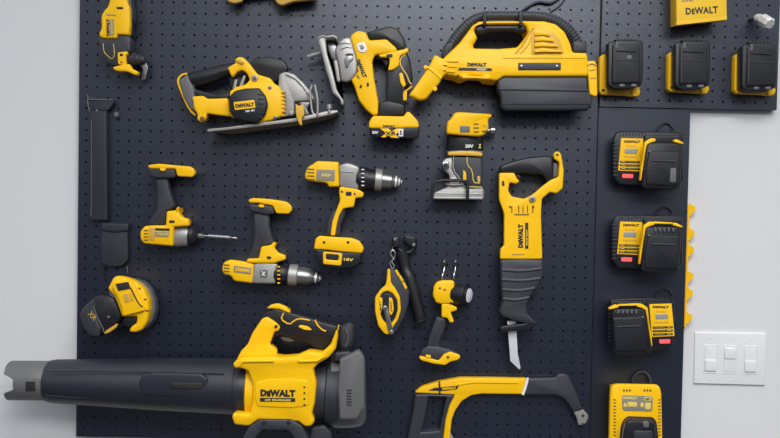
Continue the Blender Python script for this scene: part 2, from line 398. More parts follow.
# ------------------------------------------------------------------ battery pack used by the jigsaw
def jigsaw():
    p = Pen(305, 20, 3.504)
    t = thing('jigsaw', 'yellow and black cordless jigsaw with a silver shoe and a battery attached', 'power tool', 375, 130)
    b = p.slab('body', [(158, 62), (168, 48), (186, 38), (214, 44), (226, 72), (286, 68), (322, 100), (322, 118), (300, 118), (246, 124), (236, 146), (242, 200), (258, 292), (256, 332), (238, 336), (214, 316), (188, 282), (174, 236), (160, 208), (180, 190), (184, 150), (172, 108)], .008, .062, YEL, t, .009)
    p.slab('badge', [(180, 84), (202, 76), (212, 82), (218, 104), (212, 112), (194, 114), (184, 104)], .0605, .064, WTX, b, .0008)
    p.text('lettering', 'XR', 199, 95, 20, 60, .0642, BTX, b, 12)
    p.text('lettering', 'DEWALT', 198, 170, 66, 68, .0625, BTX, b, 14, .075)
    p.text('lettering', 'XR', 180, 172, 28, 68, .0625, BTX, b, 9)
    p.text('lettering', '20V', 186, 200, 14, 68, .0625, BTX, b, 7)
    p.slabs('vent', [[(192, 228), (200, 226), (198, 240), (190, 238)]], .061, .0632, BTX, b); p.slabs('vent', [[(216, 220), (224, 218), (224, 232), (216, 234)]], .061, .0632, BTX, b)
    p.slab('top_grip', [(215, 44), (250, 34), (300, 22), (328, 34), (348, 66), (358, 100), (326, 112), (304, 90), (286, 70), (226, 72)], .008, .058, BLK, t, .009)
    p.slab('handle', [(322, 106), (352, 100), (368, 140), (376, 190), (378, 215), (352, 240), (356, 290), (344, 318), (330, 300), (286, 292), (284, 270), (286, 180), (300, 150), (330, 150)], .010, .056, BLK, t, .009)
    p.slab('trigger', [(240, 130), (262, 122), (292, 128), (296, 150), (284, 168), (270, 140), (250, 136)], .020, .048, BLK, t, .004)
    p.slab('guard_arm', [(258, 122), (300, 112), (364, 98), (362, 112), (332, 126), (330, 160), (306, 176), (290, 176), (296, 150), (296, 132), (262, 130)], .030, .062, YEL, t, .003)
    p.slab('switch', [(284, 120), (306, 118), (308, 130), (286, 132)], .061, .063, BTX, t, .0005)
    p.line('trim', [(352, 98), (354, 118), (332, 136), (336, 166), (356, 190), (364, 215), (372, 225)], 2.2, .057, CRM, t)
    p.slab('grip_accent', [(330, 186), (340, 184), (354, 228), (344, 236), (334, 218)], .054, .058, YEL, t, .001)
    p.line('trim', [(376, 232), (360, 244), (346, 252), (346, 280)], 2.6, .058, YEL, t)
    p.slab('grip_accent', [(344, 254), (358, 246), (356, 282), (346, 284)], .054, .058, YEL, t, .001)
    p.slab('handle_foot', [(258, 288), (290, 282), (330, 290), (352, 298), (350, 336), (256, 338)], .010, .060, BLK, t, .007)
    bt = p.slab('battery', [(228, 368), (398, 368), (402, 385), (400, 408), (388, 418), (244, 412), (228, 404)], .004, .078, BLK, t, .006)
    p.slab('battery_top', [(224, 358), (238, 336), (346, 338), (356, 322), (366, 322), (396, 354), (400, 378), (224, 380)], .006, .080, YEL, t, .005)
    p.text('lettering', 'DEWALT', 294, 372, 42, 2, .0803, BTX, bt, 8, .075)
    em = p.slab('emblem', [(262, 380), (292, 380), (304, 390), (322, 380), (348, 382), (318, 400), (330, 414), (302, 412), (292, 404), (280, 412), (266, 410), (284, 396)], .077, .0815, YEL, bt, .0005, rnd=0)
    p.text('lettering', 'XR', 300, 397, 38, 0, .0818, BTX, em, 14)
    p.text('lettering', '20V', 246, 394, 22, 2, .0785, WTX, bt, 9)
    p.slab('badge', [(328, 382), (344, 382), (344, 408), (328, 408)], .077, .0825, WTX, bt, .0003, rnd=0)
    p.text('lettering', '5', 336, 395, 9, 2, .0828, BTX, bt, 16)
    # silver working end
    sh = p.slab('shoe', [(42, 64), (60, 58), (100, 50), (114, 58), (108, 66), (72, 68), (78, 120), (96, 178), (112, 246), (136, 284), (134, 298), (126, 298), (122, 278), (96, 256), (84, 210), (74, 180), (58, 118)], .002, .080, SIL, t, .003)
    gh = p.slab('gear_housing', [(104, 106), (118, 78), (136, 62), (160, 62), (174, 108), (184, 150), (182, 190), (160, 212), (150, 218), (128, 216), (118, 160)], .012, .066, SIL, t, .008)
    p.slab('inset', [(136, 140), (146, 124), (168, 122), (170, 140), (158, 148), (150, 170), (142, 168)], .064, .068, DST, gh, .002)
    p.line('groove', [(118, 86), (134, 80), (158, 84)], 2, .0665, DST, gh); p.line('groove', [(124, 104), (146, 94), (164, 98)], 2, .0665, DST, gh)
    p.slab('bracket', [(72, 78), (92, 74), (112, 92), (122, 132), (112, 150), (92, 136), (80, 104)], .015, .050, DST, t, .004)
    p.slab('plunger', [(98, 140), (116, 136), (122, 176), (126, 216), (112, 218)], .020, .055, SIL, t, .003)
    p.lathe('blade_shaft', (56, 116), (8, 128), [(0, 7), (.75, 7), (.78, 5), (1, 5)], SIL, t, d=.045, n=12)
    p.line('wire_guard', [(44, 66), (60, 54), (78, 62), (100, 56), (112, 66)], 3, .082, SIL, t)
    p.slab('insert', [(138, 124), (148, 116), (168, 118), (170, 124)], .064, .0675, BTX, gh, .0005)
jigsaw()

# ------------------------------------------------------------------ wet and dry vacuum
def vacuum():
    p = Pen(400, 0, 3.9)
    t = thing('wet_dry_vacuum', 'big yellow handheld wet dry vacuum with black hose and dark tank', 'vacuum cleaner', 505, 100)
    sh = p.slab('body', [(160, 238), (180, 218), (232, 168), (262, 128), (284, 98), (320, 85), (400, 84), (560, 84), (606, 96), (640, 125), (660, 165), (672, 206), (726, 208), (731, 230), (731, 300), (560, 301), (402, 301), (376, 318), (332, 312), (320, 300), (272, 298), (240, 312), (216, 300), (176, 294), (160, 262)],
                .020, .095, YEL, t, .012, holes=[[(296, 106), (308, 97), (470, 97), (488, 104), (498, 130), (478, 160), (455, 186), (380, 192), (288, 190), (284, 178), (302, 150), (288, 122)]])
    p.slab('grip', [(285, 108), (306, 97), (470, 96), (494, 104), (494, 124), (470, 132), (440, 122), (350, 122), (318, 136), (296, 132)], .030, .086, BLK, t, .008)
    # grille with slats; darker amber plate paints in the shade of a recess
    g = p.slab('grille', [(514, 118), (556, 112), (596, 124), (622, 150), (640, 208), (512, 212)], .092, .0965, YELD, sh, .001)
    p.slabs('slat', [[(526, 120 + 24 * i), (560, 118 + 23 * i), (588 + 14 * i, 132 + 22 * i), (586 + 16 * i, 140 + 21 * i), (560, 136 + 22 * i), (526, 138 + 22 * i)] for i in range(4)], .096, .103, YEL, g)
    p.line('trim', [(450, 208), (482, 172), (512, 114), (524, 108)], 3, .096, YELD, sh)
    p.line('trim', [(470, 208), (500, 178), (514, 140)], 2, .096, YELD, sh)
    lb = p.slab('label_bar', [(462, 244), (628, 244), (628, 272), (462, 272)], .094, .0985, CHA, sh, .002, rnd=1)
    for x in (474, 613): p.knob('screw', x, 258, 6, .098, .101, DST, lb)
    p.text('lettering', 'DEWALT', 300, 252, 74, 1, .0955, BTX, sh, 15, .075)
    st = p.slab('badge', [(230, 264), (358, 266), (358, 277), (226, 275)], .094, .0957, BTX, sh, .0003, rnd=0)
    p.text('lettering', 'WET/DRY', 318, 271, 40, 1, .0959, WTX, st, 6)
    p.slab('rail', [(236, 288), (258, 284), (262, 295), (325, 297), (330, 288), (352, 290), (352, 310), (300, 306), (240, 306)], .088, .103, YEL, sh, .002)
    for x in (226, 346): p.knob('screw', x, 296, 5, .094, .097, BTX, sh)
    p.slabs('rib', [[(170, 232), (228, 236), (228, 242), (168, 240)], [(168, 252), (222, 256), (222, 262), (166, 260)], [(168, 272), (216, 276), (214, 282), (168, 280)]], .092, .098, YEL, sh)
    p.slab('seam', [(404, 222), (726, 222), (728, 227), (400, 227)], .094, .0965, YEL, sh, .0008)
    # nozzle
    n = p.slab('nozzle', [(34, 374), (58, 340), (104, 272), (112, 262), (134, 214), (152, 222), (196, 246), (186, 286), (168, 300), (150, 332), (138, 344), (100, 390), (76, 394)], .030, .098, YEL, t, .012)
    p.line('collar', [(106, 262), (136, 284), (160, 306)], 7, .096, YEL, n)
    p.knob('clip', 136, 346, 9, .070, .098, YEL, n); p.knob('clip', 100, 262, 8, .070, .096, YEL, n)
    # hose with corrugations
    bm = bmesh.new()
    path = [(176, 226, 14), (186, 195, 18), (208, 158, 19), (246, 112, 20), (284, 78, 19), (330, 62, 18), (400, 62, 17), (480, 62, 18), (548, 64, 19), (600, 80, 21), (640, 104, 23), (672, 140, 24), (690, 172, 23), (700, 200, 20)]
    S = [(p.w(x, y, .055), p.r(r, .055)) for x, y, r in path]
    for _ in range(3):
        Q = [S[0]]
        for a, b in zip(S[:-1], S[1:]): Q += [(a[0] * .75 + b[0] * .25, a[1] * .75 + b[1] * .25), (a[0] * .25 + b[0] * .75, a[1] * .25 + b[1] * .75)]
        S = Q + [S[-1]]
    L = [0]
    for a, b in zip(S[:-1], S[1:]): L.append(L[-1] + (b[0] - a[0]).length)
    R = []; nn = 260; j = 0
    for i in range(nn + 1):
        x = L[-1] * i / nn
        while j < len(L) - 2 and L[j + 1] < x: j += 1
        f = (x - L[j]) / (L[j + 1] - L[j]); c0 = S[j][0].lerp(S[j + 1][0], f); r0 = S[j][1] * (1 - f) + S[j + 1][1] * f
        amp = .10 if i > 185 else .05
        R.append((c0, r0 * (1 + amp * math.sin(i * 2 * math.pi / 5))))
    add_loft(bm, R, 20)
    hs = finish('hose', bm, CHA, t, 60)
    p.slab('hose_end', [(672, 160), (726, 160), (730, 204), (674, 206)], .030, .085, CHA, t, .006)
    p.slab('hose_clip', [(160, 220), (172, 176), (202, 158), (214, 172), (192, 232), (176, 240)], .040, .085, BLK, t, .005)
    for (a, b) in (((331, 42), (330, 100)), ((470, 44), (472, 102))): p.slab('strap', [(a[0] - 7, a[1]), (a[0] + 7, a[1]), (b[0] + 7, b[1]), (b[0] - 7, b[1])], .025, .097, BLK, t, .002, rnd=1)
    # tank
    tk = p.slab('tank', [(376, 312), (402, 298), (731, 298), (733, 350), (748, 372), (748, 405), (730, 432), (410, 434), (392, 420), (390, 375), (376, 350)], .014, .088, CHA, t, .012)
    p.slab('ridge', [(384, 344), (736, 350), (738, 356), (386, 350)], .086, .091, CHA, tk, .001)
    p.slab('ridge', [(396, 402), (744, 402), (742, 406), (398, 406)], .086, .090, CHA, tk, .001)
    lt = p.slab('latch', [(729, 238), (762, 236), (769, 258), (771, 368), (764, 378), (740, 368), (734, 296), (729, 276)], .040, .090, YEL, t, .004)
    p.slabs('rib', [[(738, 270), (764, 266), (764, 272), (738, 276)], [(742, 300), (766, 300), (766, 305), (742, 305)]], .088, .092, YELD, lt)
    p.line('spring', [(732, 255), (745, 247), (760, 250), (764, 258)], 2.5, .0915, ORG, lt)
vacuum()

def cords():
    p = Pen(500, 0, 7.8)
    o = p.tube('cord', [(175, 85, 11, .004), (240, 40, 12, .006), (300, 15, 12, .006), (345, 22, 12, .006), (390, 30, 11, .006), (450, 0, 10, .006), (480, -40, 9, .006)], BLK, None, 10)
    tag(o, 'thick black cord looping at the top edge above the vacuum hose', 'cord')
    o = p.tube('cord', [(395, 92, 6, .004), (450, 60, 6, .004), (490, 20, 6, .004), (520, -30, 6, .004)], BLK, None, 8)
    tag(o, 'thin grey-black cord running up right of the thick cord above the vacuum', 'cord')
cords()

# ------------------------------------------------------------------ trim router
def router():
    p = Pen(425, 105, 4.375)
    t = thing('trim_router', 'compact router with yellow cap, black middle and silver base', 'power tool', 462, 200)
    cp = p.slab('cap', [(94, 96), (98, 72), (112, 62), (128, 34), (150, 31), (290, 40), (293, 54), (276, 62), (278, 104), (262, 130), (240, 139), (160, 134), (94, 128)], .010, .075, YEL, t, .009)
    lab(p.slab('window', [(153, 92), (196, 92), (196, 120), (153, 120)], .074, .0765, GRY, cp, .0008, rnd=0), 'dark grey square window')
    p.slabs('vent', [[(212, 80 + 17 * i), (236, 80 + 17 * i), (236, 86 + 17 * i), (212, 86 + 17 * i)] for i in range(3)] + [[(250, 112), (272, 110), (268, 118), (250, 120)]], .074, .0764, VEN, cp)
    p.text('lettering', 'XR', 262, 92, 20, 2, .0756, ORG, cp, 8)
    p.lathe('motor', (176, 132), (174, 212), [(0, 72), (.06, 78), (.3, 80), (.8, 80), (.86, 77), (1, 77)], BLK, t, d=.042, fl=.42)
    p.lathe('ring', (174, 202), (174, 210), [(0, 78), (.2, 80), (.8, 80), (1, 78)], SIL, t, d=.042, fl=.44)
    p.text('lettering', '20V', 194, 180, 36, 2, .076, WTX, t, 15)
    p.text('lettering', 'X', 240, 180, 12, 2, .074, CRM, t, 20)
    p.slab('clamp_ring', [(100, 206), (176, 200), (252, 208), (252, 226), (176, 222), (100, 222)], .010, .076, YELD, t, .003)
    p.slab('body', [(112, 222), (176, 224), (250, 224), (252, 290), (250, 362), (176, 366), (150, 330), (124, 290)], .010, .070, CHA, t, .009)
    p.line('trim', [(125, 226), (122, 285), (150, 318), (165, 350), (180, 362)], 3.5, .070, SIL, t)
    p.line('trim', [(184, 228), (184, 262), (208, 288), (210, 340), (238, 342)], 2.2, .0715, CRM, t)
    p.slab('grip_accent', [(168, 282), (180, 296), (182, 344), (166, 330)], .068, .073, YEL, t, .001)
    p.slab('window', [(228, 312), (242, 310), (242, 340), (230, 340)], .068, .0725, ORG, t, .001)
    p.slab('base', [(84, 238), (112, 224), (124, 226), (122, 284), (150, 322), (164, 352), (190, 362), (250, 362), (258, 372), (258, 402), (250, 414), (38, 408), (34, 398), (42, 382), (96, 358), (108, 338), (104, 306), (76, 280), (72, 250)], .004, .066, SIL, t, .005)
    p.slab('clamp_lever', [(72, 248), (104, 244), (108, 276), (78, 280)], .060, .074, STL, t, .003)
    p.knob('knob', 92, 262, 9, .072, .080, BTX, t)
    p.line('wire_frame', [(30, 408), (34, 350), (46, 330), (184, 330), (187, 350), (186, 412)], 7, .082, BLK, t)
    p.slabs('groove', [[(44, 384), (176, 386), (176, 390), (44, 388)], [(196, 386), (252, 388), (252, 392), (196, 390)], [(110, 318), (140, 320), (140, 325), (108, 323)]], .064, .0675, DST, t)
    p.line('trim', [(188, 358), (250, 360)], 2.2, .071, CRM, t)
    p.slab('sub_base', [(36, 400), (256, 402), (254, 414), (36, 412)], .003, .070, SIL, t, .002)
    p.line('cutter_guide', [(90, 345), (130, 352), (170, 346)], 5, .072, SIL, t)
    p.lathe('thumb_screw', (268, 112), (308, 112), [(0, 10), (.4, 10), (.45, 20), (.9, 20), (1, 14)], DST, t, d=.035, n=14)
router()

# ------------------------------------------------------------------ reciprocating saw
def recip():
    p = Pen(490, 145, 4.377)
    t = thing('reciprocating_saw', 'yellow reciprocating saw with black boot hanging blade down', 'power tool', 520, 330)
    p.slab('grip', [(40, 120), (42, 90), (90, 72), (160, 54), (240, 46), (278, 50), (277, 150), (262, 164), (246, 158), (228, 130), (150, 124), (122, 128)], .008, .055, BLK, t, .010)
    b = p.slab('body', [(40, 122), (108, 122), (118, 146), (131, 160), (114, 170), (86, 164), (80, 200), (96, 226), (150, 236), (188, 216), (240, 172), (268, 152), (300, 140), (304, 76), (280, 60), (280, 34), (298, 26), (312, 38), (324, 110), (319, 190), (292, 213), (262, 206), (228, 236), (224, 300), (230, 500), (44, 500), (46, 455), (62, 440), (62, 300), (40, 240)], .010, .062, YEL, t, .0034)
    p.slab('trigger', [(112, 128), (134, 130), (138, 150), (126, 158)], .020, .050, BLK, t, .003)
    p.slab('rear_inset', [(276, 76), (300, 78), (298, 136), (276, 146)], .012, .050, GRY, t, .003)
    p.slab('lock_button', [(52, 158), (62, 156), (64, 178), (54, 180)], .061, .064, BTX, b, .0006)
    lab(p.knob('screw', 186, 237, 15, .060, .066, SIL, b), 'silver pivot screw'); p.knob('screw', 186, 237, 7, .065, .068, VEN, b)
    p.knob('screw', 295, 42, 6, .060, .064, VEN, b)
    p.slabs('vent', [[(x, 268 - 4 * (i % 2)), (x + 4, 268 - 4 * (i % 2)), (x + 4, 298), (x, 298)] for i, x in enumerate((92 + 2, 124, 143, 162, 186))] + [[(106, 302), (172, 302), (172, 307), (106, 307)], [(84, 266), (94, 266), (92, 276), (84, 276)], [(184, 264), (194, 264), (194, 276), (184, 276)]], .061, .0635, VEN, b)
    p.text('lettering', 'DEWALT', 134, 398, 104, -90, .0625, BTX, b, 22, .075)
    bd = p.slab('badge', [(154, 340), (168, 340), (168, 454), (154, 454)], .061, .0628, BTX, b, .0003, rnd=0)
    p.text('lettering', 'RECIP SAW', 161, 405, 70, -90, .063, CRM, bd, 7)
    p.slab('slot', [(96, 474), (150, 473), (150, 480), (96, 481)], .061, .0632, ORG, b, .0004)
    q = Pen(485, 240, 3.24)
    bt = q.slab('boot', [(47, 62), (120, 58), (188, 62), (190, 90), (186, 122), (168, 156), (146, 182), (134, 212), (138, 238), (162, 262), (150, 274), (92, 262), (52, 246), (44, 232), (54, 200), (50, 150), (48, 100)], .006, .064, CHA, t, .012)
    for i, (x0, x1, y) in enumerate(((54, 182, 96), (54, 178, 128), (56, 160, 160), (58, 142, 190))): q.line('fold', [(x0, y), ((x0 + x1) / 2, y + 5), (x1, y - 4)], 8, .0600, CHA, bt)
    q.slab('saw_shoe', [(48, 284), (60, 278), (130, 270), (158, 260), (172, 266), (158, 284), (136, 292), (52, 300)], .022, .060, BLK, t, .003)
    q.slab('blade', [(72, 262), (100, 262), (104, 330), (106, 368), (116, 416), (110, 419), (82, 392), (78, 340)], .040, .0415, BLADE, t, .0003, rnd=0)
recip()

# ------------------------------------------------------------------ drills and the impact driver
def impact():
    p = Pen(125, 155, 4.38)
    t = thing('impact_driver', 'upside down yellow impact driver with a long silver bit pointing right', 'power tool', 174, 243)
    p.slab('handle', [(135, 92), (190, 92), (198, 150), (222, 226), (186, 250), (182, 308), (98, 304), (118, 280), (140, 240), (142, 160)], .012, .046, CHA, t, .009)
    p.slab('foot', [(98, 60), (110, 50), (218, 56), (226, 92), (214, 102), (140, 102), (108, 96)], .006, .054, CHA, t, .006)
    f = p.slab('base_rim', [(101, 44), (150, 38), (226, 46), (286, 50), (300, 60), (306, 78), (296, 97), (228, 93), (220, 60), (168, 60), (112, 60), (100, 54)], .010, .058, YEL, t, .004)
    p.slab('latch', [(152, 58), (174, 58), (178, 66), (168, 72), (152, 68)], .050, .060, YEL, t, .001)
    m = p.slab('motor_housing', [(68, 336), (86, 312), (120, 308), (180, 308), (184, 246), (224, 242), (226, 230), (240, 226), (236, 250), (252, 272), (280, 278), (284, 312), (216, 316), (212, 400), (84, 388), (70, 368)], .008, .064, YEL, t, .010)
    p.slabs('vent', [[(82, 328 + 14 * i), (102, 328 + 14 * i), (102, 333 + 14 * i), (80, 333 + 14 * i)] for i in range(4)], .060, .0655, VEN, m)
    p.slab('switch', [(192, 286), (216, 286), (218, 296), (194, 298)], .063, .0655, BTX, m, .0005)
    p.slab('badge', [(132, 320), (196, 322), (194, 332), (132, 330)], .062, .0656, BTX, m, .0004, rnd=0)
    bb = p.slab('badge', [(106, 318), (130, 318), (130, 374), (106, 372)], .062, .0655, ORG, m, .0004, rnd=0)
    p.slab('badge', [(132, 336), (192, 338), (190, 358), (132, 356)], .062, .0655, GTX, m, .0004, rnd=0)
    p.text('lettering', 'DEWALT', 162, 347, 52, 182, .0658, CRM, m, 13, .02)
    p.lathe('gear_case', (214, 356), (282, 352), [(0, 44), (.1, 48), (.85, 46), (1, 42)], SIL, t, d=.036, fl=.7)
    p.lathe('nose', (280, 352), (322, 354), [(0, 44), (.5, 42), (.8, 30), (1, 16)], BLK, t, d=.036, fl=.8)
    p.lathe('chuck', (318, 354), (346, 355), [(0, 13), (.8, 13), (1, 8)], DST, t, d=.036, n=18)
    bt = p.lathe('driver_bit', (346, 354), (490, 364), [(0, 5), (.12, 5), (.14, 10), (.8, 10), (.82, 4), (.88, 4), (.89, 6), (1, 5)], STL, t, d=.036, n=14)
impact()

def drill_low():
    p = Pen(210, 190, 4.175)
    t = thing('cordless_drill', 'upside down yellow drill without battery, chuck pointing right, over the leaf blower', 'power tool', 256, 286, 'cordless drills')
    p.slab('handle', [(180, 92), (250, 92), (252, 160), (272, 226), (216, 238), (208, 290), (152, 290), (174, 250), (186, 180)], .012, .046, CHA, t, .009)
    p.slab('foot', [(160, 56), (262, 64), (274, 98), (240, 104), (168, 90)], .006, .054, CHA, t, .006)
    p.slab('base_rim', [(158, 42), (178, 33), (250, 38), (318, 48), (340, 66), (343, 84), (328, 100), (276, 98), (262, 66), (200, 54), (166, 54)], .010, .058, YEL, t, .004)
    p.slab('latch', [(202, 60), (226, 62), (224, 74), (204, 72)], .050, .060, YEL, t, .001)
    p.slab('yoke', [(214, 236), (254, 230), (268, 214), (276, 226), (270, 244), (286, 262), (314, 272), (318, 290), (268, 306), (200, 306), (152, 304), (156, 286), (204, 285)], .010, .064, YEL, t, .006)
    p.slab('switch', [(236, 276), (256, 278), (254, 288), (238, 288)], .063, .0655, BTX, t, .0005)
    m = p.slab('motor_housing', [(50, 328), (58, 302), (84, 290), (160, 300), (186, 308), (180, 390), (100, 380), (92, 362), (56, 348)], .008, .062, YEL, t, .010)
    p.slabs('vent', [[(58, 310 + 13 * i), (82, 312 + 13 * i), (82, 317 + 13 * i), (56, 315 + 13 * i)] for i in range(4)], .058, .0635, VEN, m)
    p.slab('badge', [(100, 316), (172, 326), (170, 352), (98, 342)], .060, .0635, GTX, m, .0004, rnd=0)
    p.text('lettering', 'DEWALT', 135, 334, 62, 187, .0638, YEL, m, 14, .075)
    p.slab('gear_case', [(182, 304), (230, 300), (284, 306), (274, 392), (182, 390), (170, 376), (160, 366), (180, 350)], .010, .060, SIL, t, .008)
    e = p.slab('inset', [(208, 334), (240, 332), (238, 366), (208, 364)], .058, .062, GRY, t, .0008)
    p.text('lettering', 'X', 223, 349, 18, 187, .0624, WTX, e, 18)
    cl = p.lathe('clutch', (272, 349), (332, 354), [(0, 45), (.1, 47), (.6, 47), (.8, 42), (1, 44)], BLK, t, d=.036)
    p.slabs('mark', [[(280, 318 + 17 * i), (292, 319 + 17 * i), (292, 324 + 17 * i), (280, 323 + 17 * i)] for i in range(5)], .0655, .072, YEL, cl)
    p.lathe('chuck_ring', (328, 354), (368, 358), [(0, 42), (.1, 46), (.9, 46), (1, 40)], SIL, t, d=.036)
    p.lathe('chuck', (366, 358), (462, 370), [(0, 38), (.45, 38), (.68, 28), (.7, 22), (.9, 17), (1, 9)], DST, t, d=.036)
    p.lathe('chuck_jaws', (438, 367), (464, 370), [(0, 22), (.3, 21), (.35, 17), (.8, 13), (.85, 8), (1, 7)], BRT, t, d=.036)
drill_low()

def drill_top():
    p = Pen(295, 150, 3.504)
    t = thing('cordless_drill', 'upright yellow drill with its battery on, chuck pointing right, under the jigsaw', 'power tool', 340, 266, 'cordless drills')
    m = p.slab('motor_housing', [(34, 88), (44, 60), (62, 50), (78, 38), (154, 42), (156, 130), (118, 130), (112, 116), (58, 110), (38, 104)], .008, .060, YEL, t, .009)
    p.slabs('vent', [[(44, 64 + 12 * i), (68, 66 + 12 * i), (68, 70 + 12 * i), (42, 68 + 12 * i)] for i in range(4)], .057, .0615, VEN, m)
    b = p.slab('badge', [(76, 68), (140, 70), (138, 108), (74, 106)], .058, .0615, GTX, m, .0006, rnd=0)
    p.text('lettering', 'XRP', 108, 88, 36, 4, .0618, CRM, b, 10)
    p.slab('gear_case', [(154, 54), (180, 44), (204, 50), (226, 60), (222, 140), (156, 128)], .008, .060, SIL, t, .007)
    p.slab('rib', [(158, 72), (206, 76), (206, 80), (158, 76)], .058, .062, SIL, t, .001)
    cl = p.lathe('clutch', (216, 98), (284, 105), [(0, 40), (.1, 42), (.5, 41), (.7, 37), (1, 38)], BLK, t, d=.036)
    p.slabs('mark', [[(232, 66 + 14 * i), (243, 67 + 14 * i), (243, 71 + 14 * i), (232, 70 + 14 * i)] for i in range(5)], .066, .072, WTX, cl)
    p.lathe('chuck_ring', (280, 104), (306, 106), [(0, 36), (.1, 40), (.9, 38), (1, 34)], SIL, t, d=.036)
    p.lathe('chuck', (304, 106), (372, 113), [(0, 32), (.5, 29), (.54, 24), (.8, 18), (1, 9)], DST, t, d=.036)
    p.lathe('chuck_jaws', (350, 111), (374, 113), [(0, 21), (.25, 21), (.3, 18), (.75, 13), (.8, 8), (1, 7)], BRT, t, d=.036)
    p.slab('trigger', [(186, 160), (214, 160), (206, 204), (184, 204)], .014, .046, BLK, t, .004)
    p.slab('yoke', [(156, 128), (222, 138), (242, 150), (238, 166), (212, 168), (206, 200), (186, 202), (168, 206), (154, 232), (146, 262), (140, 300), (124, 300), (130, 252), (144, 212), (158, 176), (154, 150)], .014, .062, YEL, t, .004)
    p.slabs('switch', [[(178, 146), (198, 146), (198, 160), (178, 160)], [(160, 142), (168, 143), (168, 150), (160, 149)], [(206, 150), (212, 150), (212, 158), (206, 158)]], .0615, .0635, BTX, t)
    p.slab('handle', [(144, 204), (180, 204), (176, 232), (162, 262), (160, 302), (108, 302), (110, 262), (122, 224)], .010, .050, CHA, t, .009)
    bt = p.slab('battery', [(70, 344), (110, 350), (180, 356), (236, 356), (230, 398), (204, 414), (150, 416), (96, 408), (74, 390)], .003, .079, BLK, t, .007)
    p.slab('battery_top', [(66, 348), (72, 310), (86, 300), (130, 304), (200, 308), (226, 318), (242, 342), (236, 362), (180, 358), (110, 350)], .004, .082, YEL, t, .006)
    for x in (102, 186): p.knob('screw', x, 324, 6, .079, .082, VEN, bt)
    p.slab('latch_frame', [(98, 356), (166, 362), (162, 406), (98, 400)], .074, .082, YEL, bt, .002, holes=[[(108, 364), (154, 368), (152, 388), (108, 384)]])
    p.text('lettering', '18V', 188, 384, 34, 4, .0795, CRM, bt, 10)
drill_top()

# ------------------------------------------------------------------ chalk reel, side handle, work light
def reel():
    p = Pen(365, 228, 3.738)
    t = thing('chalk_reel', 'oval black and yellow chalk line reel hanging from a silver clip', 'chalk reel', 388, 330)
    b = p.slab('case', [(86, 152), (100, 146), (118, 152), (148, 186), (166, 234), (162, 280), (146, 330), (118, 380), (98, 400), (78, 398), (50, 360), (38, 300), (38, 252), (60, 226), (78, 208)], .004, .034, CHA, t, .008)
    p.slab('yellow_rim', [(84, 150), (94, 150), (97, 200), (112, 220), (130, 252), (134, 300), (122, 340), (106, 362), (92, 392), (74, 390), (50, 360), (38, 305), (38, 255), (56, 228), (78, 208), (82, 180)], .028, .040, YEL, b, .003,
           holes=[[(84, 230), (104, 240), (120, 265), (122, 300), (112, 334), (92, 356), (68, 340), (52, 300), (52, 262), (64, 238)]])
    p.slab('hub', [(82, 236), (102, 244), (116, 268), (118, 300), (108, 330), (90, 350), (70, 334), (56, 300), (56, 264), (66, 242)], .032, .038, BLK, b, .002)
    p.slab('badge', [(54, 252), (66, 256), (64, 300), (56, 320), (48, 300)], .038, .0395, YEL, b, .0005)
    p.slab('badge', [(90, 252), (102, 258), (108, 300), (98, 322), (90, 310)], .038, .0395, YEL, b, .0005)
    p.text('lettering', 'CHALK', 98, 288, 40, 85, .0398, BTX, b, 6); p.text('lettering', 'LINE', 58, 286, 34, 85, .0398, BTX, b, 6)
    for (x, y, a) in ((116, 160, 0), (128, 178, 0), (142, 205, 0)): p.slab('grip_accent', [(x - 5, y - 6), (x + 3, y - 8), (x + 16, y + 14), (x + 8, y + 20)], .031, .036, YEL, b, .001)
    p.slab('crank', [(68, 290), (80, 284), (88, 300), (104, 372), (108, 388), (94, 392), (86, 370), (72, 310)], .042, .047, STL, t, .001)
    p.knob('crank_pin', 74, 294, 9, .036, .056, STL, t); p.knob('crank_pin', 99, 384, 8, .036, .048, STL, t)
    p.line('clip', [(100, 150), (92, 128), (106, 112), (94, 96), (100, 78), (112, 84), (112, 108), (98, 124), (112, 140), (102, 150)], 3.4, .020, STL, t)
    p.line('hook', [(101, 88), (104, 70), (108, 56)], 4, -.02, DST, t)
    t.location.y -= .028
reel()

def side_handle():
    p = Pen(365, 228, 3.738)
    t = thing('auxiliary_handle', 'black auxiliary drill handle slanting down beside the chalk reel', 'tool handle', 415, 300)
    p.tube('clamp_band', [(120, 38, 9, .022), (118, 70, 9, .022), (140, 92, 10, .022), (172, 92, 9, .022), (186, 70, 9, .022), (184, 42, 9, .022)], BLK, t, 12)
    p.slab('clamp_block', [(100, 34), (130, 30), (132, 72), (104, 76)], .003, .034, BLK, t, .004)
    p.slab('clamp_block', [(146, 22), (164, 30), (190, 34), (192, 72), (160, 66), (144, 50)], .003, .030, BLK, t, .004)
    p.tube('grip', [(132, 86, 24, .028), (146, 130, 22, .028), (152, 160, 20, .030), (158, 168, 26, .030), (180, 240, 26, .032), (200, 310, 22, .034), (206, 340, 24, .034), (210, 356, 16, .034)], BLK, t, 20, smooth=1)
    p.lathe('end_cap', (206, 342), (210, 352), [(0, 24), (.6, 22), (1, 12)], CHA, t, d=.036)
    p.knob('bolt', 182, 64, 7, .030, .034, DST, t); p.knob('bolt', 112, 44, 6, .034, .037, DST, t)
side_handle()

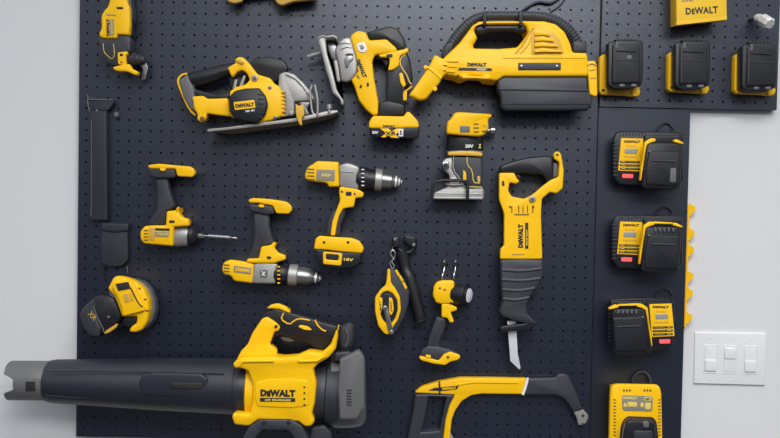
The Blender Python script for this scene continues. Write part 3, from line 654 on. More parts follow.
def light():
    p = Pen(410, 255, 3.74)
    t = thing('work_light', 'yellow and black cordless flashlight with round lamp head facing right', 'flashlight', 437, 364)
    p.slab('head', [(88, 116), (100, 100), (120, 94), (158, 94), (166, 100), (168, 178), (146, 182), (118, 184), (96, 178), (84, 150)], .012, .060, YEL, t, .010)
    p.slab('yoke', [(118, 180), (150, 184), (176, 196), (176, 208), (152, 214), (160, 236), (166, 250), (150, 256), (140, 236), (118, 234)], .016, .058, YEL, t, .004)
    for (x, y) in ((112, 124), (152, 178), (130, 130)): p.knob('screw', x, y, 4, .058, .0615, VEN, t)
    lh = p.lathe('lamp_head', (158, 142), (214, 150), [(0, 34), (.15, 42), (.8, 44), (.95, 43), (1, 38)], BLK, t, d=.036, db=.052, ang=40)
    a = (212, 150); u = (225, 152)
    p.lathe('lamp_ring', a, u, [(0, 38), (.3, 35), (.55, 32), (.6, 29)], BLK, lh, d=.0515, db=.056)
    p.lathe('lens', (218, 151), (224, 152), [(0, 29), (.5, 26), (.9, 12), (1, 2)], LENS, lh, d=.0535, db=.056)
    p.slab('handle', [(98, 228), (136, 234), (134, 268), (122, 300), (108, 334), (120, 345), (100, 362), (60, 350), (66, 320), (82, 270)], .012, .052, CHA, t, .010)
    p.slab('foot', [(36, 378), (42, 354), (66, 338), (110, 342), (150, 352), (184, 368), (178, 384), (140, 392), (124, 408), (60, 396)], .006, .060, CHA, t, .007)
    p.slab('base_rim', [(34, 378), (48, 380), (108, 396), (126, 372), (150, 362), (186, 374), (189, 384), (178, 394), (150, 400), (132, 413), (90, 408), (38, 394)], .004, .066, YEL, t, .003)
    p.slab('latch', [(58, 374), (78, 376), (78, 388), (60, 386)], .058, .067, YEL, t, .001)
    p.knob('screw', 142, 382, 5, .064, .068, VEN, t)
light()
def hooks():
    p = Pen(410, 255, 3.74)
    for i, (x, lbl) in enumerate(((128, 'left silver peg hook above the flashlight head'), (170, 'right silver peg hook above the flashlight head'))):
        t = thing('peg_hook', lbl, 'hook', *p.p(x, 50), 'peg hooks above the flashlight')
        p.slab('back_plate', [(x - 9, 20), (x, 12), (x + 9, 20), (x + 9, 50), (x - 9, 50)], .0005, .004, BLK, t, .001)
        p.knob('screw', x, 26, 4, .004, .0065, STL, t)
        p.tube('wire', [(x + 1, 46, 4, .004), (x - 2, 62, 4, .008), (x - 7, 76, 4, .014), (x - 9, 88, 4, .014), (x - 8, 91, 4, .014)] if i == 0 else
               [(x, 46, 4, .004), (x - 2, 60, 4, .008), (x - 6, 74, 4, .014), (x - 6, 90, 4, .014)], STL, t, 10)
hooks()

# ------------------------------------------------------------------ hacksaw
def hacksaw():
    p = Pen(395, 360, 3.805)
    t = thing('hacksaw', 'yellow framed hacksaw with grey handle and grey front arm at the bottom', 'hand saw', 480, 436)
    fr = p.slab('frame', [(74, 124), (100, 102), (165, 80), (246, 67), (380, 68), (502, 70), (498, 100), (486, 130), (330, 128), (290, 134), (254, 156), (230, 190), (216, 226), (210, 280), (210, 345), (178, 345), (184, 280), (190, 226), (206, 168), (226, 132)], .006, .024, YEL, t, .006)
    p.slab('rib', [(238, 92), (300, 82), (470, 84), (468, 90), (300, 88), (240, 98)], .023, .0265, YEL, fr, .001)
    bd = p.slab('badge', [(128, 116), (150, 106), (244, 98), (234, 112), (178, 118)], .0235, .0255, BTX, fr, .0004, rnd=0)
    p.text('lettering', 'DEWALT', 206, 108, 52, -3, .0257, YEL, bd, 9, .075)
    p.slab('mark', [(166, 82), (172, 82), (174, 130), (168, 130)], .0235, .027, BTX, fr, .0004, rnd=0)
    p.slab('handle', [(76, 128), (228, 130), (206, 172), (192, 224), (184, 290), (180, 345), (36, 345), (48, 290), (66, 200)], .002, .030, CHA, t, .007,
           holes=[[(128, 140), (194, 142), (182, 196), (168, 266), (100, 272), (116, 212)]])
    p.slab('front_arm', [(488, 132), (506, 68), (608, 66), (618, 54), (640, 50), (658, 56), (672, 82), (692, 130), (716, 188), (678, 198), (660, 168), (640, 144), (608, 132)], .005, .026, CHA, t, .006)
    p.line('collar', [(505, 68), (498, 98), (486, 132)], 6, .0265, WTX, t)
    tp = p.slab('blade_mount', [(676, 190), (714, 186), (734, 206), (737, 220), (728, 242), (714, 248), (698, 250), (694, 226)], .008, .022, SIL, t, .003)
    p.knob('bolt', 716, 212, 5, .021, .024, BTX, tp); p.knob('bolt', 714, 240, 5, .021, .024, STL, tp)
    p.slab('blade_holder', [(206, 270), (222, 296), (240, 345), (205, 345)], .010, .020, SIL, t, .002)
hacksaw()

# ------------------------------------------------------------------ random orbit sander
def sander():
    p = Pen(70, 260, 5.155)
    t = thing('orbital_sander', 'yellow palm sander with dark dust bag hung tilted above the blower tube', 'power tool', 100, 325)
    pad = p.slab('sanding_pad', [(310, 96), (345, 92), (392, 110), (428, 150), (450, 208), (454, 262), (440, 312), (412, 350), (376, 366), (330, 340), (300, 200)], .006, .030, CHA, t, .004)
    p.slab('pad_edge', [(320, 106), (345, 102), (386, 122), (418, 162), (436, 212), (438, 262), (424, 312), (398, 348), (366, 366), (330, 340), (300, 200)], .029, .050, GRY, pad, .003)
    b = p.slab('body', [(198, 146), (212, 120), (226, 90), (248, 80), (290, 88), (346, 112), (386, 150), (410, 205), (414, 258), (402, 320), (376, 360), (340, 374), (306, 368), (318, 342), (346, 322), (348, 290), (270, 292), (262, 262), (236, 190)], .020, .085, YEL, t, .012)
    p.slab('top_panel', [(214, 140), (232, 108), (300, 104), (330, 130), (386, 262), (272, 292), (266, 250), (244, 192)], .080, .094, YEL, b, .004)
    p.slab('label', [(234, 124), (300, 112), (312, 148), (248, 160)], .093, .0955, BTX, b, .0005, rnd=0)
    p.slab('badge', [(272, 178), (298, 172), (306, 216), (284, 222)], .093, .0952, ORG, b, .0005, rnd=0)
    p.slab('badge', [(304, 170), (316, 168), (328, 210), (312, 214)], .093, .0952, YELD, b, .0005, rnd=0)
    p.line('trim', [(312, 142), (330, 180), (352, 222), (374, 244)], 3.5, .094, BLK, b)
    p.slabs('vent', [[(380, 200), (394, 198), (394, 206), (380, 208)], [(388, 258), (406, 256), (406, 264), (390, 266)], [(352, 140), (366, 148), (362, 154), (350, 146)]], .084, .0865, VEN, b)
    p.slab('motor_skirt', [(278, 292), (350, 288), (346, 322), (312, 350), (292, 348), (270, 320)], .02, .075, BLK, t, .006)
    p.slab('collar', [(200, 136), (222, 134), (248, 192), (268, 262), (240, 270), (206, 190)], .020, .078, GRY, t, .008)
    p.slab('bag_neck', [(228, 300), (290, 300), (286, 345), (240, 350)], .010, .060, BLK, t, .006)
    d = p.slab('dust_bag', [(58, 282), (72, 246), (128, 190), (168, 174), (214, 178), (240, 196), (262, 240), (274, 288), (266, 312), (240, 336), (196, 372), (150, 398), (112, 390), (74, 344)], .010, .085, BLK, t, .018)
    d2 = p.slab('bag_end', [(58, 282), (72, 246), (128, 198), (122, 232), (134, 290), (162, 350), (150, 398), (112, 390), (74, 344)], .060, .090, CHA, d, .006)
    p.line('seam', [(124, 206), (122, 240), (140, 296), (170, 352), (176, 372)], 3, .085, GRY, d)
    p.text('lettering', 'XR', 116, 288, 48, 50, .0903, YELD, d2, 26, .0)
    p.slab('bag_tab', [(172, 384), (182, 366), (244, 326), (240, 348), (200, 376)], .060, .086, YELD, d, .002)
    p.knob('button', 198, 294, 7, .084, .087, GRY, d)
sander()

# ------------------------------------------------------------------ faint black things on the left
def wand():
    p = Pen(75, 85, 2.433)
    t = thing('crevice_nozzle', 'long slim matte black nozzle hanging upright near the left board edge', 'nozzle', 98, 220)
    p.slab('body', [(34, 62), (76, 62), (78, 330), (36, 330)], .002, .020, SLATE, t, .004, rnd=1)
    p.slab('top_flap', [(30, 28), (92, 34), (94, 44), (80, 62), (36, 62)], .002, .018, SLATE, t, .002, rnd=1)
    p.line('edge_trim', [(31, 24), (31, 48), (36, 64)], 1.6, .018, GRY, t)
    p.line('edge_trim', [(30, 35), (60, 36), (94, 37)], 1.3, .0195, GRY, t)
    p.line('edge_trim', [(40, 85), (40, 200), (39, 320)], .9, .0205, GRY, t)
    p.slab('clip', [(94, 66), (104, 66), (105, 78), (95, 78)], .0005, .010, GRY, t, .001)
    p.knob('rivet', 53, 62, 3, .018, .021, GRY, t)
    q = Pen(80, 200, 5.153)
    t = thing('tool_pouch', 'faint dark grey cloth pouch with rounded bottom above the sander', 'pouch', 116, 268)
    b = q.slab('body', [(112, 130), (180, 126), (248, 136), (252, 250), (250, 310), (220, 342), (160, 348), (112, 330), (106, 250)], .001, .014, SLATE, t, .006)
    q.slab('flap', [(108, 118), (250, 122), (248, 160), (180, 168), (110, 158)], .010, .018, SLATE, t, .003)
    q.line('strap', [(240, 340), (246, 362), (246, 378)], 3, .006, GRY, t); q.line('strap', [(122, 345), (124, 390)], 5, .006, BLK, t)
wand()

# ------------------------------------------------------------------ leaf blower
def blower():
    q = Pen(0, 340, 4.469); p = Pen(210, 295, 3.065)
    t = thing('leaf_blower', 'long yellow and dark grey cordless leaf blower lying across the bottom left', 'power tool', 290, 426)
    D = .095
    # crown shaped nozzle tip: a shell with notches
    A = q.w(222, 182, D); E = q.w(48, 180, D); ax = (E - A); Ln = ax.length; ax.normalize()
    u = Vector((0, -1, 0)); v = ax.cross(u).normalized()
    bm = bmesh.new(); n = 72; R1 = q.r(88, D); rings = []
    def reach(a):
        return reach0(a) * (1.16 if 2.2 < a % (2 * math.pi) < 4.1 else 1.0)
    def reach0(a):      # teeth round the mouth
        c0 = (a / (2 * math.pi) * 3) % 1.0
        e = abs(c0 - .5) * 2          # 0 in the middle of a tooth
        return Ln * (1.0 - .04 * e if e < .5 else (.72 if e > .74 else .98 - .26 * (e - .5) / .24))
    for (f, rr) in ((0, .95), (.04, 1.0), (.5, 1.0), (1, 1.0), (1, .92), (.5, .92), (0, .88)):
        ring = []
        for k in range(n):
            a = 2 * math.pi * k / n + math.radians(45)
            l = reach(a + 0.0) * f
            sq = 1 / max(abs(math.cos(a)), abs(math.sin(a))); sh = min(sq, 1.06)
            ring.append(bm.verts.new(A + ax * l + (u * math.cos(a) + v * math.sin(a)) * R1 * rr))
        rings.append(ring)
    for a_, b_ in zip(rings, rings[1:] + rings[:1]):
        for k in range(n): bm.faces.new((a_[k], a_[(k + 1) % n], b_[(k + 1) % n], b_[k]))
    tip = finish('nozzle_tip', bm, GRY, t)
    q.slab('slot', [(114, 186), (157, 186), (157, 228), (114, 228)], D + R1 - .006, D + R1 + .0002, BTX, tip, .0005, rnd=0)
    a0 = (212, 183); b0 = p.p(10, 278); b0 = ((b0[0] - 0) * 4.469, (b0[1] - 340) * 4.469)
    tb = q.lathe('blower_tube', a0, (1058, 207), [(0, 80), (.01, 92), (.04, 97), (.3, 106), (.6, 116), (1, 124)], TUBE, t, d=D, n=48)
    lg = q.slab('tube_ridge', [(640, 150), (700, 144), (900, 150), (930, 170), (930, 240), (900, 256), (700, 250), (640, 240), (620, 190)], D + .045, D + .0605, TUBE, tb, .006)
    q.line('seam', [(205, 95 + 45), (500, 140), (1000, 150)], 3, D + .052, TUBE, tb)
    q.line('seam', [(205, 248), (500, 268), (1000, 300)], 3, D + .045, TUBE, tb)
    q.slab('groove', [(760, 190), (905, 192), (905, 222), (760, 218)], D + .055, D + .0625, BTX, lg, .002)
    col = p.lathe('tube_collar', (35, 278), (125, 284), [(0, 76), (.1, 80), (.9, 82), (1, 80)], TUBE, t, d=D, n=48)
    # yellow body
    bd = p.lathe('body', (118, 286), (322, 292), [(0, 84), (.02, 92), (.5, 96), (.96, 94), (1, 86)], YEL, t, d=D, n=48)
    p.slab('body_front', [(118, 232), (100, 224), (76, 224), (72, 212), (92, 190), (190, 186), (214, 190), (264, 186), (300, 170), (342, 176), (370, 150), (388, 104), (394, 122), (386, 165), (366, 190), (332, 210), (318, 226), (328, 270), (322, 330), (314, 362), (322, 384), (312, 400), (292, 402), (272, 386), (150, 380), (122, 400), (76, 395), (68, 372), (72, 360), (122, 360), (130, 330), (132, 270)], D - .03, D + .078, YEL, bd, .012)
    p.slab('flange', [(76, 222), (70, 212), (82, 198), (150, 200), (196, 200), (196, 206), (100, 208), (90, 222)], D + .074, D + .083, YEL, bd, .002)
    p.slab('flange', [(268, 200), (330, 198), (356, 186), (330, 206), (272, 208)], D + .074, D + .083, YEL, bd, .002)
    p.slab('label_plate', [(140, 268), (180, 258), (250, 258), (300, 262), (304, 300), (300, 340), (250, 346), (146, 342), (136, 310)], D + .076, D + .0805, YEL, bd, .002)
    p.text('lettering', 'DEWALT', 208, 301, 108, 1, D + .0811, BTX, bd, 22, .075)
    bb = p.slab('badge', [(153, 315), (261, 316), (261, 328), (153, 327)], D + .080, D + .0812, BTX, bd, .0003, rnd=0)
    p.text('lettering', '60V BRUSHLESS', 208, 322, 80, 1, D + .0815, CRM, bb, 6)
    p.slabs('vent', [[(286, 280 + 18 * i), (292, 280 + 18 * i), (292, 286 + 18 * i), (286, 286 + 18 * i)] for i in range(4)], D + .077, D + .0815, BTX, bd)
    # motor section and air intake
    mt = p.lathe('motor_section', (316, 292), (398, 296), [(0, 88), (.1, 92), (.5, 90), (.55, 100), (1, 104)], CHA, t, d=D, n=48)
    cp = p.lathe('intake_cover', (374, 292), (476, 290), [(0, 108), (.03, 116), (.22, 118), (.55, 118), (.8, 114), (.93, 106), (1, 92)], GRY, t, d=D, n=10, fl=.8, ang=20)
    p.slab('intake_side', [(398, 196), (456, 168), (474, 190), (474, 340), (450, 380), (398, 380), (392, 290)], D, D + .096, GRY, cp, .010)
    p.slabs('vent', [[(418, 290 + 9 * i), (434, 290 + 9 * i), (434, 294 + 9 * i), (418, 294 + 9 * i)] for i in range(6)], D + .094, D + .0975, BTX, cp)
    p.line('trim', [(460, 230), (450, 245), (460, 262), (452, 290), (462, 310)], 4, D + .093, CHA, cp)
    p.slab('intake_mesh', [(462, 200), (474, 205), (474, 330), (462, 340)], D + .090, D + .094, DST, cp, .001)
    # handle
    p.slab('front_post', [(80, 200), (96, 170), (116, 150), (128, 120), (146, 92), (160, 72), (176, 66), (204, 84), (216, 98), (210, 110), (198, 112), (184, 150), (206, 168), (206, 196)], D - .022, D + .030, YEL, t, .007)
    p.knob('screw', 202, 97, 5, D + .028, D + .033, BTX, t)
    p.slab('handle', [(150, 76), (172, 50), (200, 38), (250, 52), (300, 66), (350, 82), (396, 94), (388, 130), (352, 168), (338, 172), (300, 146), (250, 130), (214, 122), (198, 128), (190, 150), (184, 170), (170, 120)], D - .024, D + .024, BLK, t, .010)
    p.slab('handle_cap', [(172, 42), (186, 30), (206, 26), (232, 36), (248, 56), (236, 54), (212, 44), (190, 42)], D - .015, D + .027, YEL, t, .004)
    p.line('trim', [(226, 56), (216, 74), (244, 92), (258, 78), (276, 72), (306, 78)], 2.2, D + .0245, YEL, t)
    p.slab('grip_accent', [(270, 98), (276, 92), (300, 96), (314, 108), (292, 108)], D + .022, D + .027, YEL, t, .001)
    p.line('trim', [(322, 76), (328, 92), (348, 110), (356, 110)], 2.4, D + .0245, YEL, t)
    p.slab('trigger', [(216, 126), (244, 126), (262, 142), (240, 144), (218, 138)], D - .010, D + .012, GRY, t, .003)
    bt = p.slab('battery_port', [(396, 92), (428, 80), (444, 92), (450, 128), (440, 160), (416, 184), (398, 176), (388, 134)], D - .03, D + .040, BLK, t, .010)
    p.slab('port_face', [(404, 100), (426, 92), (436, 102), (438, 128), (430, 154), (412, 168), (402, 160), (398, 134)], D + .038, D + .043, CHA, bt, .003)
    p.line('trim', [(396, 92), (386, 140), (366, 178), (344, 196)], 3.4, D + .030, YEL, t)
    p.line('ridge', [(416, 104), (426, 128), (416, 158)], 3, D + .043, DST, bt)
    p.slab('battery_foot', [(380, 175), (432, 172), (420, 200), (382, 205)], D - .03, D + .06, CHA, t, .006)
    # dark bracket below
    st = p.slab('stand', [(98, 470), (104, 430), (120, 404), (152, 380), (250, 380), (282, 400), (300, 436), (310, 470), (270, 470), (262, 440), (240, 412), (160, 412), (138, 436), (132, 470)], D + .030, D + .085, CHA, t, .006)
    for x in (166, 240): p.knob('screw', x, 391, 6, D + .083, D + .088, BTX, st)
    p.slab('stand_foot', [(310, 405), (350, 398), (372, 420), (376, 470), (300, 470)], D - .02, D + .045, CHA, t, .006)
blower()
# ------------------------------------------------------------------ battery holders and batteries
def copy_tree(o, off, parent=None):
    c = o.copy(); C.objects.link(c); c.parent = parent
    if parent is None: c.location = o.location + off
    for ch in list(o.children): copy_tree(ch, off, c)
    return c
def holder_row():
    p = Pen(590, 0, 4.058)
    h = thing('battery_holder', 'yellow wall holder of the leftmost spare battery beside the vacuum', 'holder', 620, 95, 'yellow battery holders')
    p.slab('side_rail', [(40, 232), (52, 220), (66, 220), (68, 352), (66, 384), (48, 384), (38, 372)], .0055, .024, YEL, h, .003)
    p.slab('bottom_rail', [(62, 352), (150, 356), (198, 352), (204, 366), (202, 386), (184, 393), (120, 388), (58, 386)], .0055, .026, YELD, h, .003)
    p.knob('screw', 54, 366, 6, .023, .0255, BTX, h)
    p.slab('corner_clip', [(170, 362), (200, 356), (206, 372), (198, 390), (172, 392)], .020, .030, YEL, h, .002)
    b = thing('battery_pack', 'black slide battery on the leftmost holder, white mark on its face', 'battery', 625, 90, 'spare batteries on holders')
    body = p.slab('case', [(70, 176), (82, 168), (100, 170), (110, 162), (170, 164), (202, 162), (214, 174), (214, 300), (210, 344), (190, 354), (160, 365), (98, 363), (76, 352), (70, 338)], .027, .066, BLK, b, .006)
    p.slab('face', [(92, 176), (202, 180), (204, 336), (92, 340)], .064, .071, BLK, body, .004)
    p.slab('ridge', [(106, 200), (188, 204), (188, 212), (106, 208)], .070, .0735, BLK, body, .001)
    p.slab('ridge', [(100, 240), (196, 242), (196, 245), (100, 243)], .070, .0722, CHA, body, .0005)
    for x in (120, 168): p.slab('contact_slot', [(x, 340), (x + 22, 340), (x + 22, 352), (x, 352)], .062, .068, GRY, body, .001)
    p.slabs('tooth', [[(104 + 16 * i, 157), (114 + 16 * i, 157), (114 + 16 * i, 168), (104 + 16 * i, 168)] for i in range(6)], .04, .058, BLK, body)
    m = p.slab('white_mark', [(150, 224), (170, 224), (170, 240), (150, 240)], .070, .0715, GRY, body, .0003)
    p.slab('painted_sheen', [(106, 170), (114, 168), (116, 190), (106, 196)], .068, .0722, GRY, body, .001)  # grey sliver that paints a sheen onto the black case
    for (dx, dy, bx, by, lh, lb_) in ((261, 7, 272, 3, 'yellow wall holder of the middle spare battery under the yellow box', 'black slide battery on the middle holder, under the yellow box'),
                              (532, 14, 544, 11, 'yellow wall holder of the rightmost spare battery at the board edge', 'black slide battery on the rightmost holder, under the metal fitting')):
        off = p.w(dx, dy, .03) - p.w(0, 0, .075)
        off.y = -.0004; c = copy_tree(h, off); c['label'] = lh
        off = p.w(bx, by, .06) - p.w(0, 0, .06); off.y = -.0004; c = copy_tree(b, off); c['label'] = lb_
        for q in [x for k in c.children for x in k.children]:
            if q.name.startswith('white_mark'): bpy.data.objects.remove(q)
holder_row()

def yellow_box():
    p = Pen(590, 0, 4.058)
    t = thing('cardboard_box', 'yellow cardboard box with black lettering at the top edge of the photo', 'box', 701, 24)
    b = p.slab('carton', [(350, -110), (552, -124), (556, 80), (352, 102)], .0045, .070, CARD, t, .0012, rnd=0)
    p.text('lettering', 'DEWALT', 454, 42, 130, -3, .0703, BTX, t, 28, .035)
    p.text('lettering', 'XR 20V MAX', 396, 2, 50, -3, .0703, GTX, t, 9)
    p.slab('flap', [(350, 90), (556, 68), (556, 80), (352, 102)], .066, .0708, CARD, t, .0004, rnd=0)
yellow_box()

def fitting():
    p = Pen(740, 0, 3.975)
    t = thing('metal_fitting', 'small faceted silver fitting sticking out near the upper right corner', 'fitting', 760, 18)
    p.lathe('stem', (44, 76), (66, 70), [(0, 8), (.6, 9), (1, 12)], DST, t, d=.010, db=.028, n=14)
    p.lathe('collar', (66, 70), (96, 80), [(0, 15), (.2, 18), (.9, 18), (1, 15)], BRT, t, d=.026, db=.046, n=18)
    p.lathe('socket', (88, 76), (120, 96), [(0, 20), (.15, 25), (.85, 25), (1, 19)], BRT, t, d=.044, db=.070, n=8, ang=20)
fitting()

# ------------------------------------------------------------------ chargers
def black_charger(dx, dy, lbl, blbl, flip=False, first=False):
    k = 5.84
    def mir(L):
        return [(548 - x if flip else x, y) + tuple(r) for x, y, *r in L]
    p = Pen(600 + dx, 125 + dy, k)
    t = thing('battery_charger', lbl, 'charger', 645 + dx, 190 + dy, 'black battery chargers on the plain panel')
    b = p.slab('case', [(50, 80), (66, 46), (200, 38), (410, 44), (436, 62), (440, 90), (430, 320), (408, 350), (250, 358), (110, 356), (66, 338), (50, 300)] if flip else mir([(72, 80), (88, 48), (112, 36), (380, 38), (468, 44), (486, 62), (486, 320), (470, 350), (300, 358), (112, 350), (88, 326), (72, 296)]), -.0006, .045, BLK, t, .008, taper=.35)
    p.slabs('vent', [[(x - (20 if flip else 0), y) for x, y in ((76, 92 + 22 * i), (106, 92 + 22 * i), (106, 98 + 22 * i), (76, 98 + 22 * i))] for i in range(10)], .040, .047, CHA, b)
    p.slabs('vent', [mir([(118 + 18 * i, 40), (124 + 18 * i, 40), (124 + 18 * i, 62), (118 + 18 * i, 62)]) for i in range(9)], .040, .047, CHA, b)
    l = p.slab('label', mir([(124, 76), (254, 80), (240, 272), (106, 266)]), .044, .0465, YEL, b, .0006, rnd=1)
    cx = (lambda x: 548 - x) if flip else (lambda x: x)
    p.text('lettering', 'DEWALT', cx(188), 97, 92, 1, .0467, BTX, l, 15, .075)
    p.text('lettering', '20V 12V MAX', cx(184), 124, 60, 1, .0467, ORG, l, 12)
    p.slab('display', mir([(146, 138), (220, 140), (216, 168), (144, 166)]), .0464, .0475, LCD, l, .0004, rnd=0)
    p.text('lettering', 'CHARGER', cx(180), 186, 84, 1, .0467, ORG, l, 13)
    p.slabs('panel_line', [mir([(116, 208 + 20 * i), (234, 211 + 20 * i), (233, 224 + 20 * i), (116, 221 + 20 * i)]) for i in range(3)], .0464, .0472, BTX, l)
    p.slabs('panel_text', [mir([(124, 212 + 20 * i), (150, 213 + 20 * i), (150, 217 + 20 * i), (124, 216 + 20 * i)]) for i in range(3)] + [mir([(162, 214 + 20 * i), (224, 215 + 20 * i), (224, 217 + 20 * i), (162, 216 + 20 * i)]) for i in range(3)], .0470, .0476, CRM, l)
    lab(p.slab('indicator_light', mir([(132, 286), (194, 288), (192, 310), (132, 308)]), .044, .0475, RED, b, .0006, rnd=1), 'glowing red indicator light')
    p.slab('cradle', mir([(262, 60), (480, 60), (480, 110), (262, 108)]), .040, .056, BLK, b, .004)
    # battery pushed into the charger
    a = thing('battery_pack', blbl, 'battery', 662 + (0 if not flip else -28) + dx, 190 + dy, 'batteries in the chargers')
    c = p.slab('case', mir([(264, 116), (290, 100), (462, 104), (476, 124), (476, 200), (466, 366), (442, 378), (262, 372), (242, 360), (250, 240)]), .0575, .082, BLK, a, .008, taper=.3)
    p.slab('face', mir([(284, 150), (470, 156), (458, 340), (440, 358), (268, 350), (264, 260)]), .080, .086, BLK, c, .005)
    p.slab('ridge', mir([(310, 202), (446, 208), (444, 218), (308, 212)]), .085, .0885, CHA, c, .0012)
    p.slab('rim', mir([(262, 100), (300, 76), (326, 80), (326, 96), (296, 104), (274, 116), (266, 160), (251, 260), (241, 326), (235, 324), (240, 260), (254, 180)]), .075, .086, YEL, a, .002)
    p.slab('rim', mir([(430, 88), (450, 82), (490, 104), (488, 112), (462, 108), (434, 100)]), .075, .085, YEL, a, .002)
    if not first:
        p.slab('rim', mir([(320, 76), (434, 82), (434, 92), (320, 90)]), .075, .084, YEL, a, .002)
        p.slabs('ridge', [mir([(324 + 26 * i, 112), (334 + 26 * i, 112), (336 + 26 * i, 136), (326 + 26 * i, 136)]) for i in range(5)], .0815, .0875, GRY, c)
    p.slab('catch', mir([(284, 150), (300, 150), (300, 162), (284, 160)]), .085, .088, GRY, c, .001)
    if first: p.slab('sticker', mir([(412, 252), (446, 250), (444, 336), (408, 334)]), .085, .0872, GRY, c, .0005)
    o = p.tube('cord', [(x, y, 5, d) for x, y, d in ((330, 36, .012), (352, 10, .008), (372, -8, .004), (392, -10, .003), (420, 5, .004), (430, 30, .010))], BLK, b, 8)
black_charger(0, 0, 'uppermost black charger with a yellow label, its cord loop touching the board above', 'plain black battery in the uppermost charger with yellow only at its corners', first=True)
black_charger(-1, 83.5, 'black charger directly below the uppermost one, yellow label on its left', 'black battery with yellow top rim in the second charger from the top')
black_charger(-1, 165.5, 'black charger whose yellow label is right of its battery', 'black battery covering the left half of the third charger', flip=True)

def yellow_charger():
    p = Pen(600, 355, 5.28)
    t = thing('battery_charger', 'large yellow charger with dark label at the bottom of the panel', 'charger', 635, 437)
    b = p.slab('case', [(54, 176), (66, 158), (92, 150), (296, 154), (314, 168), (322, 200), (325, 330), (328, 500), (44, 500), (48, 330), (50, 220)], -.0006, .060, YEL, t, .009, taper=.3)
    p.slabs('vent', [[(70, 232 + 17 * i), (86, 236 + 17 * i), (86, 241 + 17 * i), (70, 237 + 17 * i)] for i in range(12)], .055, .0615, VEN, b)
    p.slabs('vent', [[(308, 236 + 17 * i), (322, 232 + 17 * i), (322, 237 + 17 * i), (308, 241 + 17 * i)] for i in range(12)], .055, .0615, VEN, b)
    for xs in ((122, 138, 154), (230, 246, 262)): p.slabs('vent', [[(x, 182), (x + 10, 182), (x + 10, 193), (x, 193)] for x in xs], .059, .0612, VEN, b)
    l = p.slab('label', [(118, 212), (274, 218), (280, 226), (276, 298), (128, 294), (118, 284)], .059, .0615, GTX, b, .0006)
    p.text('lettering', 'DEWALT', 160, 227, 76, 1, .0617, CRM, l, 14, .075)
    p.slab('sticker', [(234, 222), (272, 223), (272, 242), (234, 241)], .0613, .0622, CRM, l, .0003, rnd=0); p.text('lettering', '18V', 253, 232, 28, 1, .0624, BTX, l, 11)
    p.slab('sticker', [(146, 248), (196, 250), (196, 274), (146, 272)], .0613, .0622, CRM, l, .0003, rnd=0)
    p.slab('sticker', [(240, 252), (270, 254), (268, 288), (238, 286)], .0613, .0622, CRM, l, .0003, rnd=0)
    p.slab('icon', [(122, 272), (130, 250), (140, 262), (144, 274)], .0613, .0622, CRM, l, .0003, rnd=0)
    p.slab('icon', [(212, 262), (222, 248), (234, 262), (230, 276), (216, 276)], .0613, .0622, CRM, l, .0003, rnd=0)
    p.slab('battery_well', [(110, 380), (124, 344), (148, 324), (280, 328), (300, 352), (308, 420), (310, 500), (100, 500)], .052, .0625, BTX, b, .002)
    a = thing('battery_pack', 'black tower battery seated in the large yellow charger', 'battery', 640, 437)
    c = p.slab('case', [(126, 390), (136, 352), (156, 340), (272, 344), (286, 362), (294, 420), (298, 500), (116, 500)], .063, .095, BLK, a, .007)
    p.slab('face', [(180, 400), (278, 402), (280, 470), (178, 470)], .094, .0985, CHA, c, .002)
    p.slab('latch', [(226, 352), (258, 350), (262, 384), (230, 386)], .094, .099, GRY, c, .002)
    p.line('painted_gleam', [(134, 362), (122, 400), (112, 470)], 3, .090, GRY, c)  # grey line standing in for a gleam down the battery's side
    p.tube('cord', [(176, 136 + 14, 7, .02), (170, 130, 7, .012), (182, 108, 7, .005), (200, 90, 7, .004), (236, 88, 7, .004), (256, 108, 7, .006), (268, 130, 7, .012), (266, 152, 7, .02)], CHA, b, 8)
yellow_charger()

# ------------------------------------------------------------------ yellow strip on the panel side, switch plate
def strip():
    p = Pen(675, 195, 2.137)
    bm = bmesh.new()
    xe = (18, 14)
    t = thing('hanging_strip', 'narrow yellow notched strip on the right side of the charger panel', 'hanger', 688, 325)
    t.location = Vector((xs1, -.010, at(688, 325).z))
    r = p.w(0, 0).x
    def yy(y): return at(688, 195 + y / 2.137).z
    bm = bmesh.new(); bmesh.ops.create_cube(bm, size=1)
    lo = (xs1 + .0003, -.018, yy(284)); hi = (xs1 + .0055, -.002, yy(20))
    for v in bm.verts: v.co = Vector([lo[i] + (v.co[i] + .5) * (hi[i] - lo[i]) for i in range(3)])
    bmesh.ops.bevel(bm, geom=bm.edges[:], offset=.0012, segments=2, affect='EDGES')
    finish('strip', bm, YEL, t)
    for y in (32, 84, 120, 176, 212, 264):
        bm = bmesh.new(); z = yy(y)
        prof = [(0, .012), (.004, .014), (.009, .011), (.015, .009), (.0155, -.002), (.009, -.006), (.006, -.012), (0, -.014)]
        ra = [bm.verts.new((xs1 + .005 + a * .9, -.017, z + b)) for a, b in prof]; rb = [bm.verts.new((xs1 + .005 + a * .9, -.004, z + b)) for a, b in prof]
        n = len(ra)
        for i in range(n): bm.faces.new((ra[i], ra[(i + 1) % n], rb[(i + 1) % n], rb[i]))
        bm.faces.new(ra); bm.faces.new(rb)
        finish('lug', bm, YEL, t)
strip()
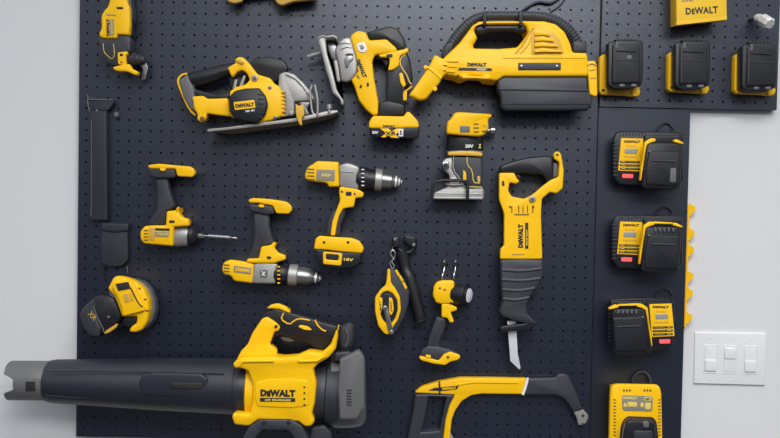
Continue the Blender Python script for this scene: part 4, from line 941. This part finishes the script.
def switch_plate():
    p = Pen(675, 195, 2.137); W = -B
    t = thing('light_switch', 'white triple rocker light switch plate on the wall at lower right', 'light switch', 731, 385)
    t.location = at(731, 385, W)
    pl = p.slab('plate', [(43, 293), (196, 296), (193, 407), (41, 403)], W, W + .006, WHT, t, .002, rnd=1)
    for i, x in enumerate((77, 119, 162)):
        f = p.slab('rocker_frame', [(x - 15, 320 + i), (x + 15, 321 + i), (x + 14, 382 + i), (x - 16, 381 + i)], W + .005, W + .0072, WHT, t, .0008, rnd=1, holes=[[(x - 13, 323 + i), (x + 13, 324 + i), (x + 12, 379 + i), (x - 14, 378 + i)]])
        r = p.slab('rocker', [(x - 12, 324 + i), (x + 12, 325 + i), (x + 11, 378 + i), (x - 13, 377 + i)], W + .005, W + .008, WHT, t, .001, rnd=1)
        p.slab('rocker_half', [(x - 12, (352 if i != 1 else 326) + i), (x + 12, (353 if i != 1 else 327) + i), (x + 11, (377 if i != 1 else 350) + i), (x - 12, (376 if i != 1 else 349) + i)], W + .007, W + .0105, WHT, r, .0015, rnd=1)
        p.knob('screw', x, 305 + i, 2, W + .0058, W + .0068, WHT, t); p.knob('screw', x - 2, 395 + i, 2, W + .0058, W + .0068, WHT, t)
switch_plate()

# ------------------------------------------------------------------ light
def area(name, loc, rot, sx, sy, e, col=(1, 1, 1)):
    l = bpy.data.lights.new(name, 'AREA'); l.shape = 'RECTANGLE'; l.size = sx; l.size_y = sy; l.energy = e; l.color = col
    o = bpy.data.objects.new(name, l); C.objects.link(o); o.location = loc; o.rotation_euler = [math.radians(a) for a in rot]
    return o
area('ceiling_lamp', (.3, -1.7, 2.9), (0, 0, 0), 1.2, .6, 36, (1, .985, .96))
area('ceiling_lamp', (.5, -3.2, 2.9), (0, 0, 0), 1.8, 1.2, 95, (1, .985, .97))
W = bpy.data.worlds.new('world'); bpy.context.scene.world = W; W.use_nodes = True
wn = W.node_tree.nodes; wl = W.node_tree.links; bg = wn['Background']
tc = wn.new('ShaderNodeTexCoord'); sx = wn.new('ShaderNodeSeparateXYZ'); cr = wn.new('ShaderNodeValToRGB'); mr = wn.new('ShaderNodeMapRange')
wl.new(tc.outputs['Generated'], sx.inputs[0]); wl.new(sx.outputs['Z'], mr.inputs['Value'])
mr.inputs['From Min'].default_value = -1; mr.inputs['From Max'].default_value = 1
wl.new(mr.outputs[0], cr.inputs['Fac']); wl.new(cr.outputs[0], bg.inputs[0])
e = cr.color_ramp.elements; e[0].position = .46; e[0].color = (.03, .035, .06, 1); e[1].position = .655; e[1].color = (.93, .95, 1, 1)
bg.inputs[1].default_value = 1.0
vs = bpy.context.scene.view_settings
vs.view_transform = 'Standard'; vs.look = 'None'; vs.exposure = 0.0; vs.gamma = 1; vs.use_curve_mapping = False
